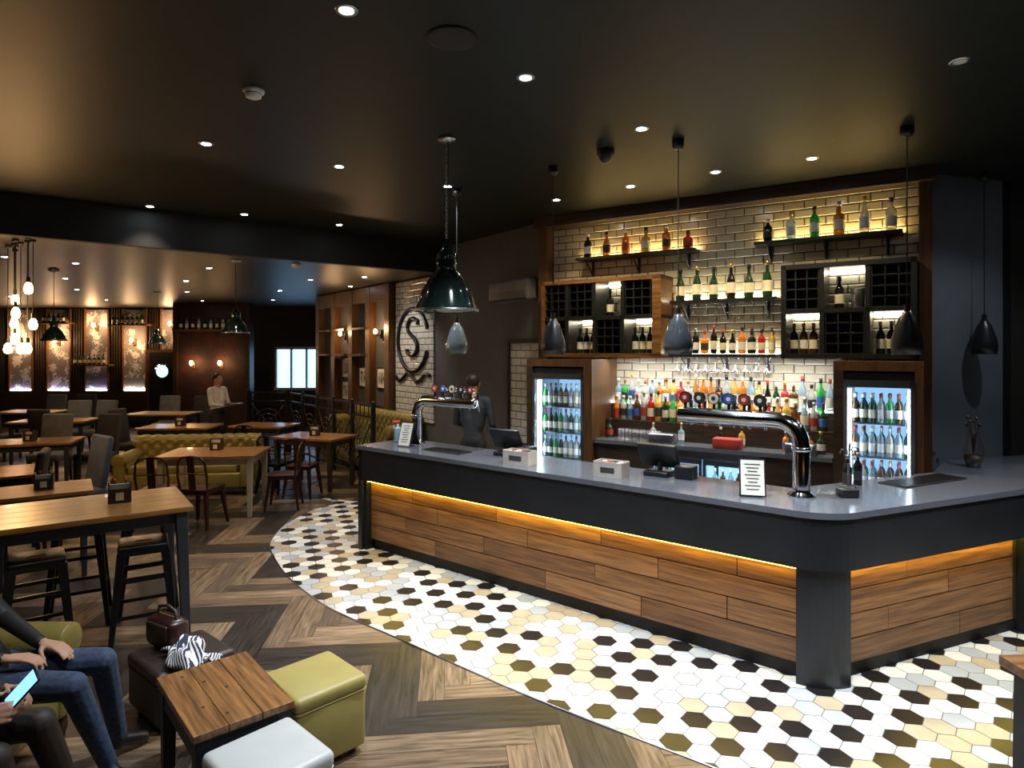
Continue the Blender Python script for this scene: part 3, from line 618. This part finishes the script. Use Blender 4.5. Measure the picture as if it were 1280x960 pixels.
# ---------------------------------------------------------------- furniture
OBST=[]
def clear(x,y,a,pad=.1):
    bx,by=-math.sin(math.radians(a)),math.cos(math.radians(a))
    for _ in range(24):
        hit=False
        for (ox,oy,oa,L,W,pd) in OBST:
            c_,s_=math.cos(math.radians(-oa)),math.sin(math.radians(-oa)); dx,dy=x-ox,y-oy; u=dx*c_-dy*s_; v_=dx*s_+dy*c_
            if abs(u)<L/2+pd and abs(v_)<W/2+pd: hit=True
        if not hit: break
        x+=bx*.06; y+=by*.06
    return x,y
def table(name,x,y,a,L,W,h,leg,top=TABLEW,lt=.06,splay=0):
    OBST.append((x,y,a,L,W,.22))
    b=MB(); nb=max(3,round(W/.17))
    for i in range(nb): y0=-W/2+W*i/nb; b.b2(-L/2,L/2,y0+.0008,y0+W/nb-.0008,h-.035,h,top)
    b.b2(-L/2+.06,L/2-.06,-W/2+.06,-W/2+.085,h-.12,h-.035,leg); b.b2(-L/2+.06,L/2-.06,W/2-.085,W/2-.06,h-.12,h-.035,leg)
    b.b2(-L/2+.06,-L/2+.085,-W/2+.06,W/2-.06,h-.12,h-.035,leg); b.b2(L/2-.085,L/2-.06,-W/2+.06,W/2-.06,h-.12,h-.035,leg)
    for sx in(-1,1):
        for sy in(-1,1): b.taper((sx*(L/2-.07),sy*(W/2-.07),h-.035),(sx*(L/2-.07+splay),sy*(W/2-.07+splay),0),lt,lt*.7,leg)
    return b.build(name,TM(x,y,.009,a),bevel=.004)
def metal_stool(name,M,h=.72,mat=GUN,ref=[None]):
    if ref[0]: return copyob(ref[0],name,M)
    b=MB(); b.rbox((0,0,h),(.31,.31,.03),.012,mat); b.b2(-.05,.05,-.012,.012,h+.014,h+.018,BLACK)
    b.b2(-.15,.15,-.15,.15,h-.05,h-.012,mat)
    for sx in(-1,1):
        for sy in(-1,1): b.taper((sx*.13,sy*.13,h-.02),(sx*.2,sy*.2,0),.055,.03,mat)
    for z,k in((.25,.175),(.5,.152)):
        for s_ in(-1,1): b.b2(-k,k,s_*k-.008,s_*k+.008,z,z+.025,mat); b.b2(s_*k-.008,s_*k+.008,-k,k,z,z+.025,mat)
    ref[0]=b.build(name,M,bevel=.003); return ref[0]
cref={}
def metal_chair(name,x,y,a,mat=GUN):
    x,y=clear(x,y,a); M=TM(x,y,.009,a)
    if mat in cref: return copyob(cref[mat],name,M)
    b=MB(); b.rbox((0,0,.45),(.37,.37,.03),.014,mat); b.b2(-.17,.17,-.17,.17,.40,.44,mat)
    for sx in(-1,1):
        for sy in(-1,1): b.taper((sx*.15,sy*.15,.44),(sx*.2,sy*.21,0),.05,.028,mat)
    b.tube([(-.17,.16,.44),(-.185,.19,.62),(-.17,.21,.78),(-.12,.22,.84),(0,.225,.855),(.12,.22,.84),(.17,.21,.78),(.185,.19,.62),(.17,.16,.44)],.014,mat,8)
    b.tube([(-.178,.195,.64),(0,.205,.65),(.178,.195,.64)],.01,mat,6)
    b.box((0,.205,.65),(.09,.008,.4),mat,Matrix.Rotation(math.radians(-8),3,'X')); 
    for s_ in(-1,1): b.tube([(s_*.19,-.18,.2),(s_*.19,.18,.2)],.007,mat,6)
    cref[mat]=b.build(name,M,bevel=.003); return cref[mat]
uref={}
def dining_chair(name,x,y,a,mat):
    x,y=clear(x,y,a); M=TM(x,y,.009,a)
    if mat in uref: return copyob(uref[mat],name,M)
    b=MB(); b.rbox((0,0,.43),(.46,.46,.12),.035,mat); b.rbox((0,.22,.75),(.45,.08,.66),.035,mat,rot=Matrix.Rotation(math.radians(-8),3,'X'))
    b.tuft((-.2,.17,.52),(1,0,0),(0,.12,.99),(0,-1,0),.4,.46,.13,.015,mat)
    for sx in(-1,1):
        b.taper((sx*.19,-.19,.4),(sx*.2,-.2,0),.045,.03,DWOOD); b.taper((sx*.19,.2,.4),(sx*.2,.25,0),.045,.03,DWOOD)
    uref[mat]=b.build(name,M); return uref[mat]
def sofa(name,M,L=1.9,D=.85,hb=.8,ha=.62,mat=OLIVE,seats=2,feet=DWOOD):
    OBST.append((M.translation.x,M.translation.y,math.degrees(M.to_euler().z),L,D,.26))
    b=MB(); aw_=.2
    b.rbox((0,.0,.22),(L-.06,D-.08,.22),.03,mat)
    sw=(L-2*aw_)/seats
    for i in range(seats): b.rbox((-L/2+aw_+sw*(i+.5),-.06,.385),(sw-.01,D-.24,.14),.045,mat,4)
    b.rbox((0,D/2-.13,.46),(L-.14,.2,.56),.05,mat)
    b.tuft((-L/2+aw_-.05,D/2-.235,.45),(1,0,0),(0,.0,1),(0,-1,0),L-2*aw_+.1,hb-.50,.17,.05,mat)
    b.tuft((-L/2+.06,D/2-.03,.14),(1,0,0),(0,.0,1),(0,1,0),L-.12,hb-.24,.17,.04,mat)
    nr=10; ns=max(4,int(L/.17*6)); vs=[]; Rr=.1
    for i in range(ns+1):
        x=-L/2+.04+(L-.08)*i/ns
        for k in range(nr+1):
            dd=.022*(abs(math.sin(math.pi*x/.17)))**.5; a=math.radians(-30+240*k/nr)
            vs.append((x,D/2-.09-math.cos(a)*(Rr-.015+dd),hb-.09+math.sin(a)*(Rr-.015+dd)))
    b.add(vs,[(i*(nr+1)+k,i*(nr+1)+k+1,(i+1)*(nr+1)+k+1,(i+1)*(nr+1)+k) for i in range(ns) for k in range(nr)],mat,True)
    b.tube([(-L/2+.04,D/2-.09,hb-.09),(L/2-.04,D/2-.09,hb-.09)],.084,mat,16)
    for i in range(int(L/.17)):
        b.sph((-L/2+aw_-.05+.085+i*.17,D/2-.238,.45+.085),.012,DLEATH,8,5)
    for s_ in(-1,1):
        b.rbox((s_*(L/2-.1),-.02,.34),(.15,D-.08,.44),.03,mat)
        b.tube([(s_*(L/2-.1),-D/2+.03,ha-.09),(s_*(L/2-.1),D/2-.1,ha-.09)],.1,mat,16)
        b.sph((s_*(L/2-.1),-D/2+.03,ha-.09),(.1,.02,.1),mat)
        b.tuft((s_*(L/2-.02),-D/2+.06,.14),(0,1,0),(0,0,1),(s_,0,0),D-.14,ha-.24,.17,.03,mat)
        b.tuft((s_*(L/2-.18),-D/2+.06,.42),(0,1,0),(0,0,1),(-s_,0,0),D-.26,ha-.48,.15,.02,mat)
        for yy in(-D/2+.08,D/2-.1): b.lathe([(0,0),(.02,0),(.035,.06),(.03,.12),(0,.12)],feet,12,(s_*(L/2-.1),yy,0))
    return b.build(name,M)
def ottoman(name,M,mat,w_=.43,h=.42):
    b=MB(); b.rbox((0,0,.03+(h-.09)/2),(w_-.012,w_-.012,h-.09),.025,mat,3); b.rbox((0,0,h-.04),(w_,w_,.08),.03,mat,4)
    b.tube([(-w_/2+.02,-w_/2+.005,h-.075),(w_/2-.02,-w_/2+.005,h-.075),(w_/2-.005,-w_/2+.02,h-.075),(w_/2-.005,w_/2-.02,h-.075),(w_/2-.02,w_/2-.005,h-.075),(-w_/2+.02,w_/2-.005,h-.075),(-w_/2+.005,w_/2-.02,h-.075),(-w_/2+.005,-w_/2+.02,h-.075),(-w_/2+.02,-w_/2+.005,h-.075)],.005,mat,6)
    for sx in(-1,1):
        for sy in(-1,1): b.cyl((sx*(w_/2-.06),sy*(w_/2-.06),0),(sx*(w_/2-.06),sy*(w_/2-.06),.04),.02,BLACK)
    return b.build(name,M)
table('high_bar_table',-3.265,4.26,35.4,1.95,.82,.99,NAVY,TABLEW,.075,.03)
for x,y,a in((-2.62,4.55,30),(-3.12,4.2,38),(-3.35,4.95,30),(-3.0,5.25,35)): metal_stool('metal_bar_stool',TM(x,y,.009,a))
b=MB(); L_,W_=.66,.44
for i in range(3): b.b2(-L_/2,L_/2,-W_/2+W_*i/3+.001,-W_/2+W_*(i+1)/3-.001,.405,.44,TABLED)
for sx in(-1,1):
    for sy in(-1,1): b.taper((sx*(L_/2-.045),sy*(W_/2-.045),.405),(sx*(L_/2-.045),sy*(W_/2-.045),0),.065,.055,NAVY); 
b.b2(-L_/2+.03,L_/2-.03,-W_/2+.02,-W_/2+.04,.3,.405,NAVY); b.b2(-L_/2+.03,L_/2-.03,W_/2-.04,W_/2-.02,.3,.405,NAVY); b.b2(-L_/2+.02,-L_/2+.04,-W_/2+.03,W_/2-.03,.3,.405,NAVY); b.b2(L_/2-.04,L_/2-.02,-W_/2+.03,W_/2-.03,.3,.405,NAVY)
for k in range(5): b.cyl((-.25+k*.12,-.05+.07*((k*7)%3-1),.4395),(-.25+k*.12,-.05+.07*((k*7)%3-1),.4408),.008,MATTEBLK)
b.build('low_wooden_table',TM(-1.40,3.10,.009,-49),bevel=.004)
ottoman('olive_cube_ottoman',TM(-1.03,3.33,.009,-45),OLIVE2,.40,.40); ottoman('pale_cube_ottoman',TM(-1.02,2.68,.009,-43),WHITEL,.40,.40)
ottoman('dark_cube_stool',TM(-1.93,3.74,.009,-40),DLEATH,.44,.33)
b=MB(); b.rbox((0,0,.09),(.27,.14,.18),.05,pmat('bag_leather',(.03,.011,.008),.3,bump=.2),4); b.rbox((0,-.06,.11),(.2,.03,.09),.012,DLEATH)
b.tube([(-.09,0,.17),(-.08,0,.22),(0,0,.24),(.08,0,.22),(.09,0,.17)],.01,DLEATH,8); b.b2(-.1,.1,-.004,.004,.176,.184,GOLD)
b.build('handbag',TM(-2.04,3.79,.34,-30))
b=MB(); SC=stripemat('striped_scarf',(.8,.8,.8),(.02,.03,.07),22)
nu,nv=26,14; vs=[]
for j in range(nv+1):
    for i in range(nu+1):
        u=i/nu; v_=j/nv; x=(u-.5)*.34; y=(v_-.5)*.2
        z=.08*math.sin(math.pi*u)*math.sin(math.pi*v_)+.02*math.sin(u*17+v_*4)*math.sin(math.pi*v_)+.014*math.sin(v_*15+u*6)+.02
        vs.append((x+.02*math.sin(v_*9),y+.025*math.sin(u*8),z))
b.add(vs,[(j*(nu+1)+i,j*(nu+1)+i+1,(j+1)*(nu+1)+i+1,(j+1)*(nu+1)+i) for j in range(nv) for i in range(nu)],SC,True)
o=b.build('striped_scarf',TM(-1.82,3.60,.36,-45)); so=o.modifiers.new('sol','SOLIDIFY'); so.thickness=.012
sofa('chesterfield_sofa',TM(-2.78,2.70,.009,90),L=1.7,D=.85,hb=.78,ha=.60)
table('high_bar_table',2.17,1.93,3,.86,.72,1.0,NAVY,TABLED,.08,.02)
table('dining_table',-3.85,8.30,6,1.2,.8,.78,CREAM,TABLEW,.07)
sofa('chesterfield_sofa',TM(-4.75,9.5,.009,8),L=1.9)
table('dining_table',-3.05,9.9,-20,1.1,.7,.78,DWOOD,TABLEW,.07)
table('dining_table',-5.75,6.75,35,1.3,.8,.78,NAVY,TABLEW); table('dining_table',-4.35,5.95,35,.75,.65,.80,NAVY,TABLEW)
table('dining_table',-7.0,9.3,20,1.2,.75,.78,NAVY,TABLEW); table('dining_table',-5.8,11.2,5,1.2,.75,.78,NAVY,TABLEW); table('dining_table',-4.4,11.4,-10,1.0,.7,.78,NAVY,TABLEW)
table('dining_table',-8.7,12.2,10,1.3,.8,.78,NAVY,TABLEW); table('dining_table',-7.4,13.6,0,1.3,.8,.78,NAVY,TABLEW); table('dining_table',-10.5,14,0,1.3,.8,.78,NAVY,TABLEW)
sofa('chesterfield_sofa',TM(-7.0,7.4,.009,35+180),L=1.6,mat=pmat('green_leather',(.06,.085,.03),.4),seats=2)
for x,y,a in((-3.70,7.72,172),(-4.2,7.66,186),(-3.15,8.5,-80)): metal_chair('metal_dining_chair',x,y,a,REDM)
for x,y,a in((-3.45,9.5,160),(-3.0,9.4,175),(-4.4,10.8,172)): metal_chair('metal_dining_chair',x,y,a,GUN if x<-3.2 else REDM)
UG=pmat('upholstery_grey',(.17,.17,.16),.8); UD=pmat('upholstery_dark',(.04,.035,.035),.8); UB=pmat('upholstery_blue',(.08,.10,.16),.8)
for x,y,a,m in((-5.05,7.45,-35,UB),(-5.0,6.4,-60,UD),(-7.3,10.1,10,UG),(-6.6,10.0,-15,UD),(-7.9,9.4,80,UD),(-6.65,11.2,90,UD),(-8.9,13.0,10,UG),(-8.4,13.0,-5,UG),(-9.8,12.3,90,UD),(-7.0,14.3,0,UD),(-7.8,14.4,5,UG),(-10.7,14.8,0,UG),(-10.0,14.8,0,UD),(-8.2,11.4,170,UD)):
    dining_chair('upholstered_dining_chair',x,y,a,m)
MGs=MG@Matrix.Translation((-4.4,-.36,.009))
sofa('chesterfield_bench',MGs,L=2.6,D=.62,hb=1.05,ha=.9,seats=3)
def caddy(name,x,y,z,a=0):
    b=MB(); b.b2(-.07,.07,-.05,.05,0,.012,DWOOD)
    for s_ in(-1,1): b.b2(-.07,.07,s_*.048-.004,s_*.048+.004,0,.1,DWOOD); b.b2(s_*.068-.004,s_*.068+.004,-.05,.05,0,.15,DWOOD)
    b.b2(-.07,.07,-.006,.006,.012,.13,PAPER); b.b2(-.025,.025,-.054,-.052,.02,.075,LAB[0])
    for x_ in(-.035,.035): bottle(b,x_,.026,.012,.15,.017,O[2],LAB[2],None,8)
    b.lathe([(0,0),(.018,0),(.015,.07),(0,.075)],STEEL,10,(0,-.028,.012)); b.build(name,TM(x,y,z+.0095,a))
caddy('condiment_caddy',-2.83,4.62,.99,30); caddy('condiment_caddy',-3.9,8.45,.78,5); caddy('condiment_caddy',-5.75,6.8,.78,30); caddy('condiment_caddy',-4.35,5.95,.80,30); caddy('condiment_caddy',-3.05,9.9,.78,0); caddy('condiment_caddy',-7.0,9.3,.78,0); caddy('condiment_caddy',-5.8,11.2,.78,0)
def railing(name,p0,p1,h=1.25):
    p0=V(p0);p1=V(p1); L=(p1-p0).length; a=math.degrees(math.atan2(p1.y-p0.y,p1.x-p0.x)); b=MB(); k=max(1,round(L/.8))
    for i in range(k+1): x=L*i/k; b.b2(x-.03,x+.03,-.03,.03,0,h,BLACK); b.sph((x,0,h+.02),.035,BLACK,8,6)
    for z in(.1,h-.2,h-.02): b.b2(0,L,-.015,.015,z-.018,z+.018,BLACK)
    for i in range(k):
        x0=L*i/k; w_=L/k
        z0,z1=.1,h-.2
        b.tube([(x0,0,z0),(x0+w_,0,z1)],.011,BLACK,6); b.tube([(x0,0,z1),(x0+w_,0,z0)],.011,BLACK,6)
        for r_ in(.12,.22,.32): b.tube([(x0+w_/2+r_*math.cos(q),0,(z0+z1)/2+r_*math.sin(q)) for q in [2*math.pi*j/16 for j in range(17)]],.010,BLACK,6,False)
        for j in range(5): b.b2(x0+w_*j/5,x0+w_*j/5+.012,-.006,.006,h-.2,h-.02,BLACK)
    b.build(name,TM(p0.x,p0.y,.005,a))
railing('metal_railing',(-2.17,10.0,0),(-4.6,13.24,0)); railing('metal_railing',(-4.66,13.26,0),(-5.5,13.4,0))
# ---------------------------------------------------------------- far wall decor
DAM=wallpaper('damask_paper',(.62,.60,.58),(.20,.17,.18),4); DRED=wallpaper('damask_red',(.06,.014,.009),(.03,.01,.008),3)
b=MB()
for k,xc in enumerate((-13.6,-12.55,-11.5,-10.45,-9.4)):
    b.b2(xc-.3,xc+.3,17.75,17.8,.3,3.25,DAM); b.b2(xc-.34,xc-.3,17.7,17.8,.3,3.28,OAK); b.b2(xc+.3,xc+.34,17.7,17.8,.3,3.28,OAK)
    b.b2(xc-.28,xc+.28,17.70,17.73,1.02,1.05,emat('panel_fill_strip',(.75,.72,1),22) if k<3 else LEDN)  # glowing strips added to brighten the damask panels
    for j in range(4): b.b2(xc+.4+j*.07,xc+.44+j*.07,17.72,17.8,0,3.28,DWOOD)
b.b2(-14.5,-5,17.68,17.8,0,1.0,DWOOD); b.build('trim_far_panelling')
def sconce(name,x,y,z,e=30):
    b=MB(); b.rbox((0,.05,0),(.08,.03,.16),.01,OAK); b.tube([(0,.03,0),(0,-.04,-.03),(0,-.08,.02)],.008,GOLD,6); b.sph((0,-.08,.06),(.045,.045,.065),BULBS,10,6); b.build(name,TM(x,y,z)); light('sconce_light','POINT',(x,y-.16,z+.06),e,(1,.6,.28),.06)
for x,z in((-13.6,2.35),(-12.55,2.35),(-11.5,2.75),(-10.45,2.35),(-9.4,2.8)): sconce('wall_sconce',x,17.66,z)
sconce('wall_sconce',-7.9,15.84,1.75,8); sconce('wall_sconce',-7.2,15.84,1.75,8)
b=MB()
for x0,x1,z in((-12.95,-12.1,2.85),(-11.05,-9.95,2.8),(-12.1,-11.0,1.7)): b.b2(x0,x1,17.45,17.7,z,z+.04,OAK); [bottle(b,x0+.1+i*.13,17.58,z+.04,.28,.04,O[0],BLACK,LAB[0],8) for i in range(int((x1-x0-.1)/.13))]
b.build('far_wall_bottle_shelves')
b=MB(); b.b2(-8.35,-6.55,15.9,16.1,0,3.3,DRED); b.b2(-8.4,-8.3,15.85,16.12,0,3.3,DWOOD); b.b2(-6.6,-6.5,15.85,16.12,0,3.3,DWOOD); b.b2(-8.35,-6.55,15.87,15.9,0,.9,DWOOD); b.b2(-8.35,-6.55,15.8,15.9,2.6,2.64,OAK)
for i in range(11): bottle(b,-8.2+i*.15,15.84,2.64,.3,.04,O[i%4],BLACK,LAB[0],8)
b.build('wall_partition')
b=MB(); b.b2(-10.05,-8.95,17.62,17.67,0,2.15,OAK); b.b2(-9.97,-9.03,17.58,17.62,.01,2.07,MATTEBLK)
b.X=Matrix.Translation((-9.6,17.58,1.55))@Matrix.Rotation(math.pi/2,4,'X'); b.lathe([(.17,0),(.2,0),(.2,.03),(.17,.03)],CHROME,24); b.lathe([(0,.01),(.17,.01)],WIN,24,smooth=False); b.X=Matrix.Identity(4)
b.b2(-9.2,-9.16,17.54,17.58,1,1.3,STEEL); b.build('door_1')
b=MB()
for i in range(3): x0=-6.5+i*.42; b.b2(x0+.03,x0+.4,17.7,17.72,1.1,2.15,WIN); b.b2(x0-.02,x0+.03,17.6,17.76,1.05,2.2,WHITEP)
b.b2(-5.24,-5.19,17.6,17.76,1.05,2.2,WHITEP); b.b2(-6.52,-5.2,17.6,17.76,2.15,2.22,WHITEP); b.b2(-6.52,-5.2,17.55,17.76,1.03,1.1,WHITEP); b.build('window_1')
for x in (-4.7,-6.35):
    p=MG@V((x,-.3,2.5)); sb=MB(); sb.rbox((0,.1,0),(.08,.04,.16),.01,BLACK); sb.sph((0,0,.05),(.035,.035,.05),BULBS,10,6); sb.tube([(0,.09,0),(0,.03,-.03),(0,0,.01)],.008,BLACK,6); sb.build('wall_sconce',MG@Matrix.Translation((x,-.16,2.4))); light('sconce_light','POINT',p,14,(1,.6,.28),.06)
light('sign_spot','SPOT',MG@V((-3.5,-1.1,3.2)),60,(1,.93,.8),.03,80,.6,(math.radians(35),0,math.radians(-53.13)))
# ---------------------------------------------------------------- people
class Body:
    def __init__(s): s.p=[]
    def c(s,a,b_,r0,r1,m): s.p.append(('c',V(a),V(b_),r0,r1,m))
    def e(s,c,r,yaw,m): s.p.append(('e',V(c),r,yaw,m))
    def build(s,name,vox,extra=None):
        b=MB(); DM=BLACK
        for p in s.p:
            if p[0]=='c':
                b.tube([p[1],p[2]],[p[3],p[4]],DM,12); b.sph(p[1],p[3],DM,12,8); b.sph(p[2],p[4],DM,12,8)
            else: b.sph(p[1],p[2],DM,16,10,Matrix.Rotation(p[3],3,'Z'))
        o=b.build('tmp'); bpy.context.view_layer.update()
        rm=o.modifiers.new('r','REMESH'); rm.mode='VOXEL'; rm.voxel_size=vox
        sm=o.modifiers.new('s','SMOOTH'); sm.factor=.5; sm.iterations=3
        dg=bpy.context.evaluated_depsgraph_get(); me=bpy.data.meshes.new_from_object(o.evaluated_get(dg))
        mo=o.data; bpy.data.objects.remove(o); bpy.data.meshes.remove(mo)
        nf=len(me.polygons); ct=np.zeros(nf*3); me.polygons.foreach_get('center',ct); ct=ct.reshape(-1,3)
        best=np.full(nf,1e9); idx=np.zeros(nf,int); mats=[]
        for p in s.p:
            m=p[-1]
            if m not in mats: mats.append(m)
            k=mats.index(m)
            if p[0]=='c':
                a=np.array(p[1]);bb=np.array(p[2]);ab_=bb-a; t=np.clip(((ct-a)@ab_)/max(1e-9,ab_@ab_),0,1); dd=np.linalg.norm(ct-a-t[:,None]*ab_,axis=1)-(p[3]+(p[4]-p[3])*t)
            else:
                Rz=np.array(Matrix.Rotation(-p[3],3,'Z')); q=(ct-np.array(p[1]))@Rz.T; rr=np.array(p[2]); l=np.linalg.norm(q/rr,axis=1); dd=(l-1)*rr.mean()
            u=dd<best; best[u]=dd[u]; idx[u]=k
        me.materials.clear()
        for m in mats: me.materials.append(m)
        me.polygons.foreach_set('material_index',idx.astype(np.int32)); me.polygons.foreach_set('use_smooth',[True]*nf)
        me.update()
        ob=bpy.data.objects.new(name,me); S.collection.objects.link(ob)
        if extra:
            eo=extra.build('eyes'); eo.parent=ob
        return ob
def yv(yaw,v): return Matrix.Rotation(yaw,3,'Z')@V(v)   # local facing -y
def head(B,c,yaw,hair,X,longhair=False):
    c=V(c); f=lambda v:c+yv(yaw,v)
    B.e(c,(.076,.092,.108),yaw,SKIN); B.e(f((0,-.03,-.065)),(.052,.058,.05),yaw,SKIN)
    B.c(f((0,-.088,.01)),f((0,-.108,-.022)),.009,.013,SKIN); B.e(f((0,-.082,-.058)),(.024,.012,.01),yaw,SKIN)
    for s_ in(-1,1): B.e(f((s_*.078,.0,-.01)),(.012,.02,.03),yaw,SKIN)
    B.e(f((0,.022,.03)),(.086,.092,.1),yaw,hair)
    if longhair:
        B.c(f((.055,.05,0)),f((.07,.07,-.22)),.045,.035,hair); B.c(f((-.055,.05,0)),f((-.07,.07,-.22)),.045,.035,hair); B.c(f((0,.07,0)),f((0,.09,-.24)),.06,.05,hair)
    for s_ in(-1,1): X.sph(f((s_*.03,-.084,.005)),(.011,.007,.007),WHITEP,8,6); X.sph(f((s_*.03,-.091,.005)),.004,BLACK,6,4)
    X.tube([f((-.02,-.094,-.058)),f((0,-.097,-.06)),f((.02,-.094,-.058))],.003,pmat('lips',(.4,.12,.1),.5),6)
def hand(B,wr,dr,nr,side,curl,m=SKIN,k_=1):
    wr=V(wr); d_=V(dr).normalized(); n_=V(nr); n_=(n_-d_*n_.dot(d_)).normalized(); s_=d_.cross(n_)*side
    for k in range(4):
        off=(.031-.0205*k)*k_; kn=wr+d_*(.088-.004*abs(k-1))*k_+s_*off
        B.c(wr+s_*off*.55+d_*.012,kn,.0145,.0115,m); p=kn; a=curl*.4
        for j,l in enumerate((.042,.027,.02)):
            a+=curl*(.5 if j==0 else 1); dv=d_*math.cos(a)+n_*math.sin(a); q=p+dv*l*(.95,1.05,1,.8)[k]*k_; B.c(p,q,.0092-.0008*j,.0086-.0009*j,m); p=q
    p=wr+d_*.025+s_*.028; 
    for j,(l,v_) in enumerate(((.035,d_*.55+s_*.75+n_*.3),(.03,d_*.8+s_*.4+n_*.45),(.024,d_*.85+s_*.1+n_*.55))):
        q=p+v_.normalized()*l; B.c(p,q,.0125-.0015*j,.0115-.0015*j,m); p=q
def seated(name,pel,che,hd,yaw,sh,knees,ankles,toes,top,leg,skinleg,hair,longh,vox):
    B=Body(); X=MB(); pel=V(pel);che=V(che);hd=V(hd); side=yv(yaw,(1,0,0))
    B.e(pel,(.17,.13,.12),yaw,leg); B.c(pel+V((0,0,.05)),pel.lerp(che,.5),.125,.115,top); B.c(pel.lerp(che,.5)-side*.04,che-side*.06,.11,.115,top); B.c(pel.lerp(che,.5)+side*.04,che+side*.06,.11,.115,top)
    nk=che.lerp(hd,.5); B.c(che+V((0,0,.07)),nk+V((0,0,.02)),.07,.055,top); B.c(nk,hd-V((0,0,.05)),.052,.05,SKIN)
    for q in(-1,1): B.c(che+V((0,0,.07)),che+side*q*.16+V((0,0,.08)),.075,.062,top)
    head(B,hd,yaw,hair,X,longh)
    for (k,a,t,q) in zip(knees,ankles,toes,(-1,1)):
        B.c(pel+side*q*.09,k,.088,.062,leg); B.c(k,V(k).lerp(V(a),.35),.06,.054,leg); B.c(V(k).lerp(V(a),.35),a,.054,.04,leg)
        B.c(V(a)+V((0,0,-.03)),t,.036,.03,SHOE); B.c(V(a),V(a)+V((0,0,-.04)),.04,.038,SHOE)
    for (s_,el,wr,hdir,hn,hs,cu) in sh:
        B.c(s_,el,.058,.046,top); B.c(el,wr,.045,.031,top); B.c(wr,V(wr)+V(hdir).normalized()*.03,.024,.022,SKIN); hand(B,V(wr)+V(hdir).normalized()*.025,hdir,hn,hs,cu)
    return B.build(name,vox,X)
yx=math.pi/2   # facing +x
seated('seated_man',(-2.50,3.0,.55),(-2.76,3.02,.93),(-2.93,3.02,1.23),yx,
  [((-2.76,3.19,.98),(-2.56,3.22,.75),(-2.29,3.10,.675),(1,-.2,-.1),(0,-.1,-1),-1,.3),((-2.76,2.83,.98),(-2.58,2.79,.76),(-2.33,2.90,.685),(1,.3,-.05),(0,0,-1),1,.35)],
  [(-1.99,2.90,.565),(-2.0,3.13,.57)],[(-1.93,3.06,.11),(-2.03,3.30,.11)],[(-1.78,3.02,.045),(-1.95,3.39,.045)],JACKET,JEANS,None,HAIRD,False,.0065)
seated('seated_woman',(-2.40,2.46,.55),(-2.56,2.44,.94),(-2.68,2.43,1.24),yx,
  [((-2.54,2.60,.99),(-2.34,2.64,.76),(-2.04,2.55,.73),(1,-.15,.05),(.0,-.8,-.5),-1,.55),((-2.54,2.28,.99),(-2.34,2.24,.76),(-2.04,2.36,.71),(1,.3,.12),(0,.8,-.3),1,.55)],
  [(-1.93,2.38,.56),(-1.92,2.60,.57)],[(-1.86,2.44,.11),(-1.84,2.72,.11)],[(-1.70,2.44,.045),(-1.69,2.76,.045)],JACKET,TIGHTS,None,HAIRB,True,.0065)
b=MB(); b.rbox((0,0,0),(.072,.009,.148),.004,BLACK); b.b2(-.032,.032,-.0056,-.0046,-.066,.066,emat('phone_screen',(.2,.5,1),2.0))
b.build('smartphone',Matrix.Translation((-1.89,2.47,.775))@Matrix.Rotation(math.radians(-25),4,'Z')@Matrix.Rotation(math.radians(-35),4,'X')@Matrix.Rotation(math.radians(25),4,'Y'))
def standing(name,x,y,yaw,top,legm,hair,arms,vox=.013,hh=1.72,longh=False,tray=False):
    B=Body(); X=MB(); k=hh/1.75; O_=V((x,y,.009)); f=lambda a,b_,c:O_+yv(yaw,(a*k,b_*k,c*k))
    B.e(f(0,0,.95),(.16,.12,.13),yaw,legm); B.c(f(0,0,1.0),f(0,0,1.2),.12,.115,top)
    for q in(-1,1):
        B.c(f(q*.04,0,1.15),f(q*.07,0,1.36),.105,.105,top); B.c(f(0,0,1.42),f(q*.17,0,1.43),.07,.055,top)
        B.c(f(q*.09,0,.92),f(q*.095,-.01,.5),.085,.058,legm); B.c(f(q*.095,-.01,.5),f(q*.1,.02,.1),.056,.038,legm); B.c(f(q*.1,.02,.06),f(q*.11,-.14,.035),.038,.03,SHOE)
        el,wr,hd_,hn=arms[0 if q<0 else 1]
        B.c(f(q*.19,0,1.42),f(*el),.052,.042,top); B.c(f(*el),f(*wr),.04,.028,top); hand(B,f(*wr),yv(yaw,hd_),yv(yaw,hn),q,.4,k_=1.05)
    B.c(f(0,0,1.42),f(0,0,1.58),.06,.052,SKIN); head(B,f(0,-.015,1.63),yaw,hair,X,longh)
    if top is SHIRTW: B.c(f(0,-.02,.98),f(0,-.02,.7),.135,.16,MATTEBLK)
    return B.build(name,vox,X)
standing('bartender',-.47,7.75,math.radians(155),SHIRTG,MATTEBLK,HAIRD,[((-.24,-.02,1.16),(-.16,-.24,1.08),(.2,-1,-.2),(0,0,-1)),((.24,-.02,1.16),(.16,-.24,1.08),(-.2,-1,-.2),(0,0,-1))],hh=1.82)
standing('waitress',-5.62,12.2,math.radians(70),SHIRTW,MATTEBLK,HAIRD,[((-.22,-.06,1.15),(-.12,-.28,1.12),(.1,-1,0),(0,0,1)),((.22,-.06,1.15),(.12,-.28,1.12),(-.1,-1,0),(0,0,1))],hh=1.66)
b=MB(); b.lathe([(0,0),(.16,0),(.17,.015),(.165,.015),(.155,.005),(0,.005)],STEEL,22); 
q=V((-5.62,12.2,0))+yv(math.radians(70),(0,-.40,0)); b.build('serving_tray',TM(q.x,q.y,1.10))
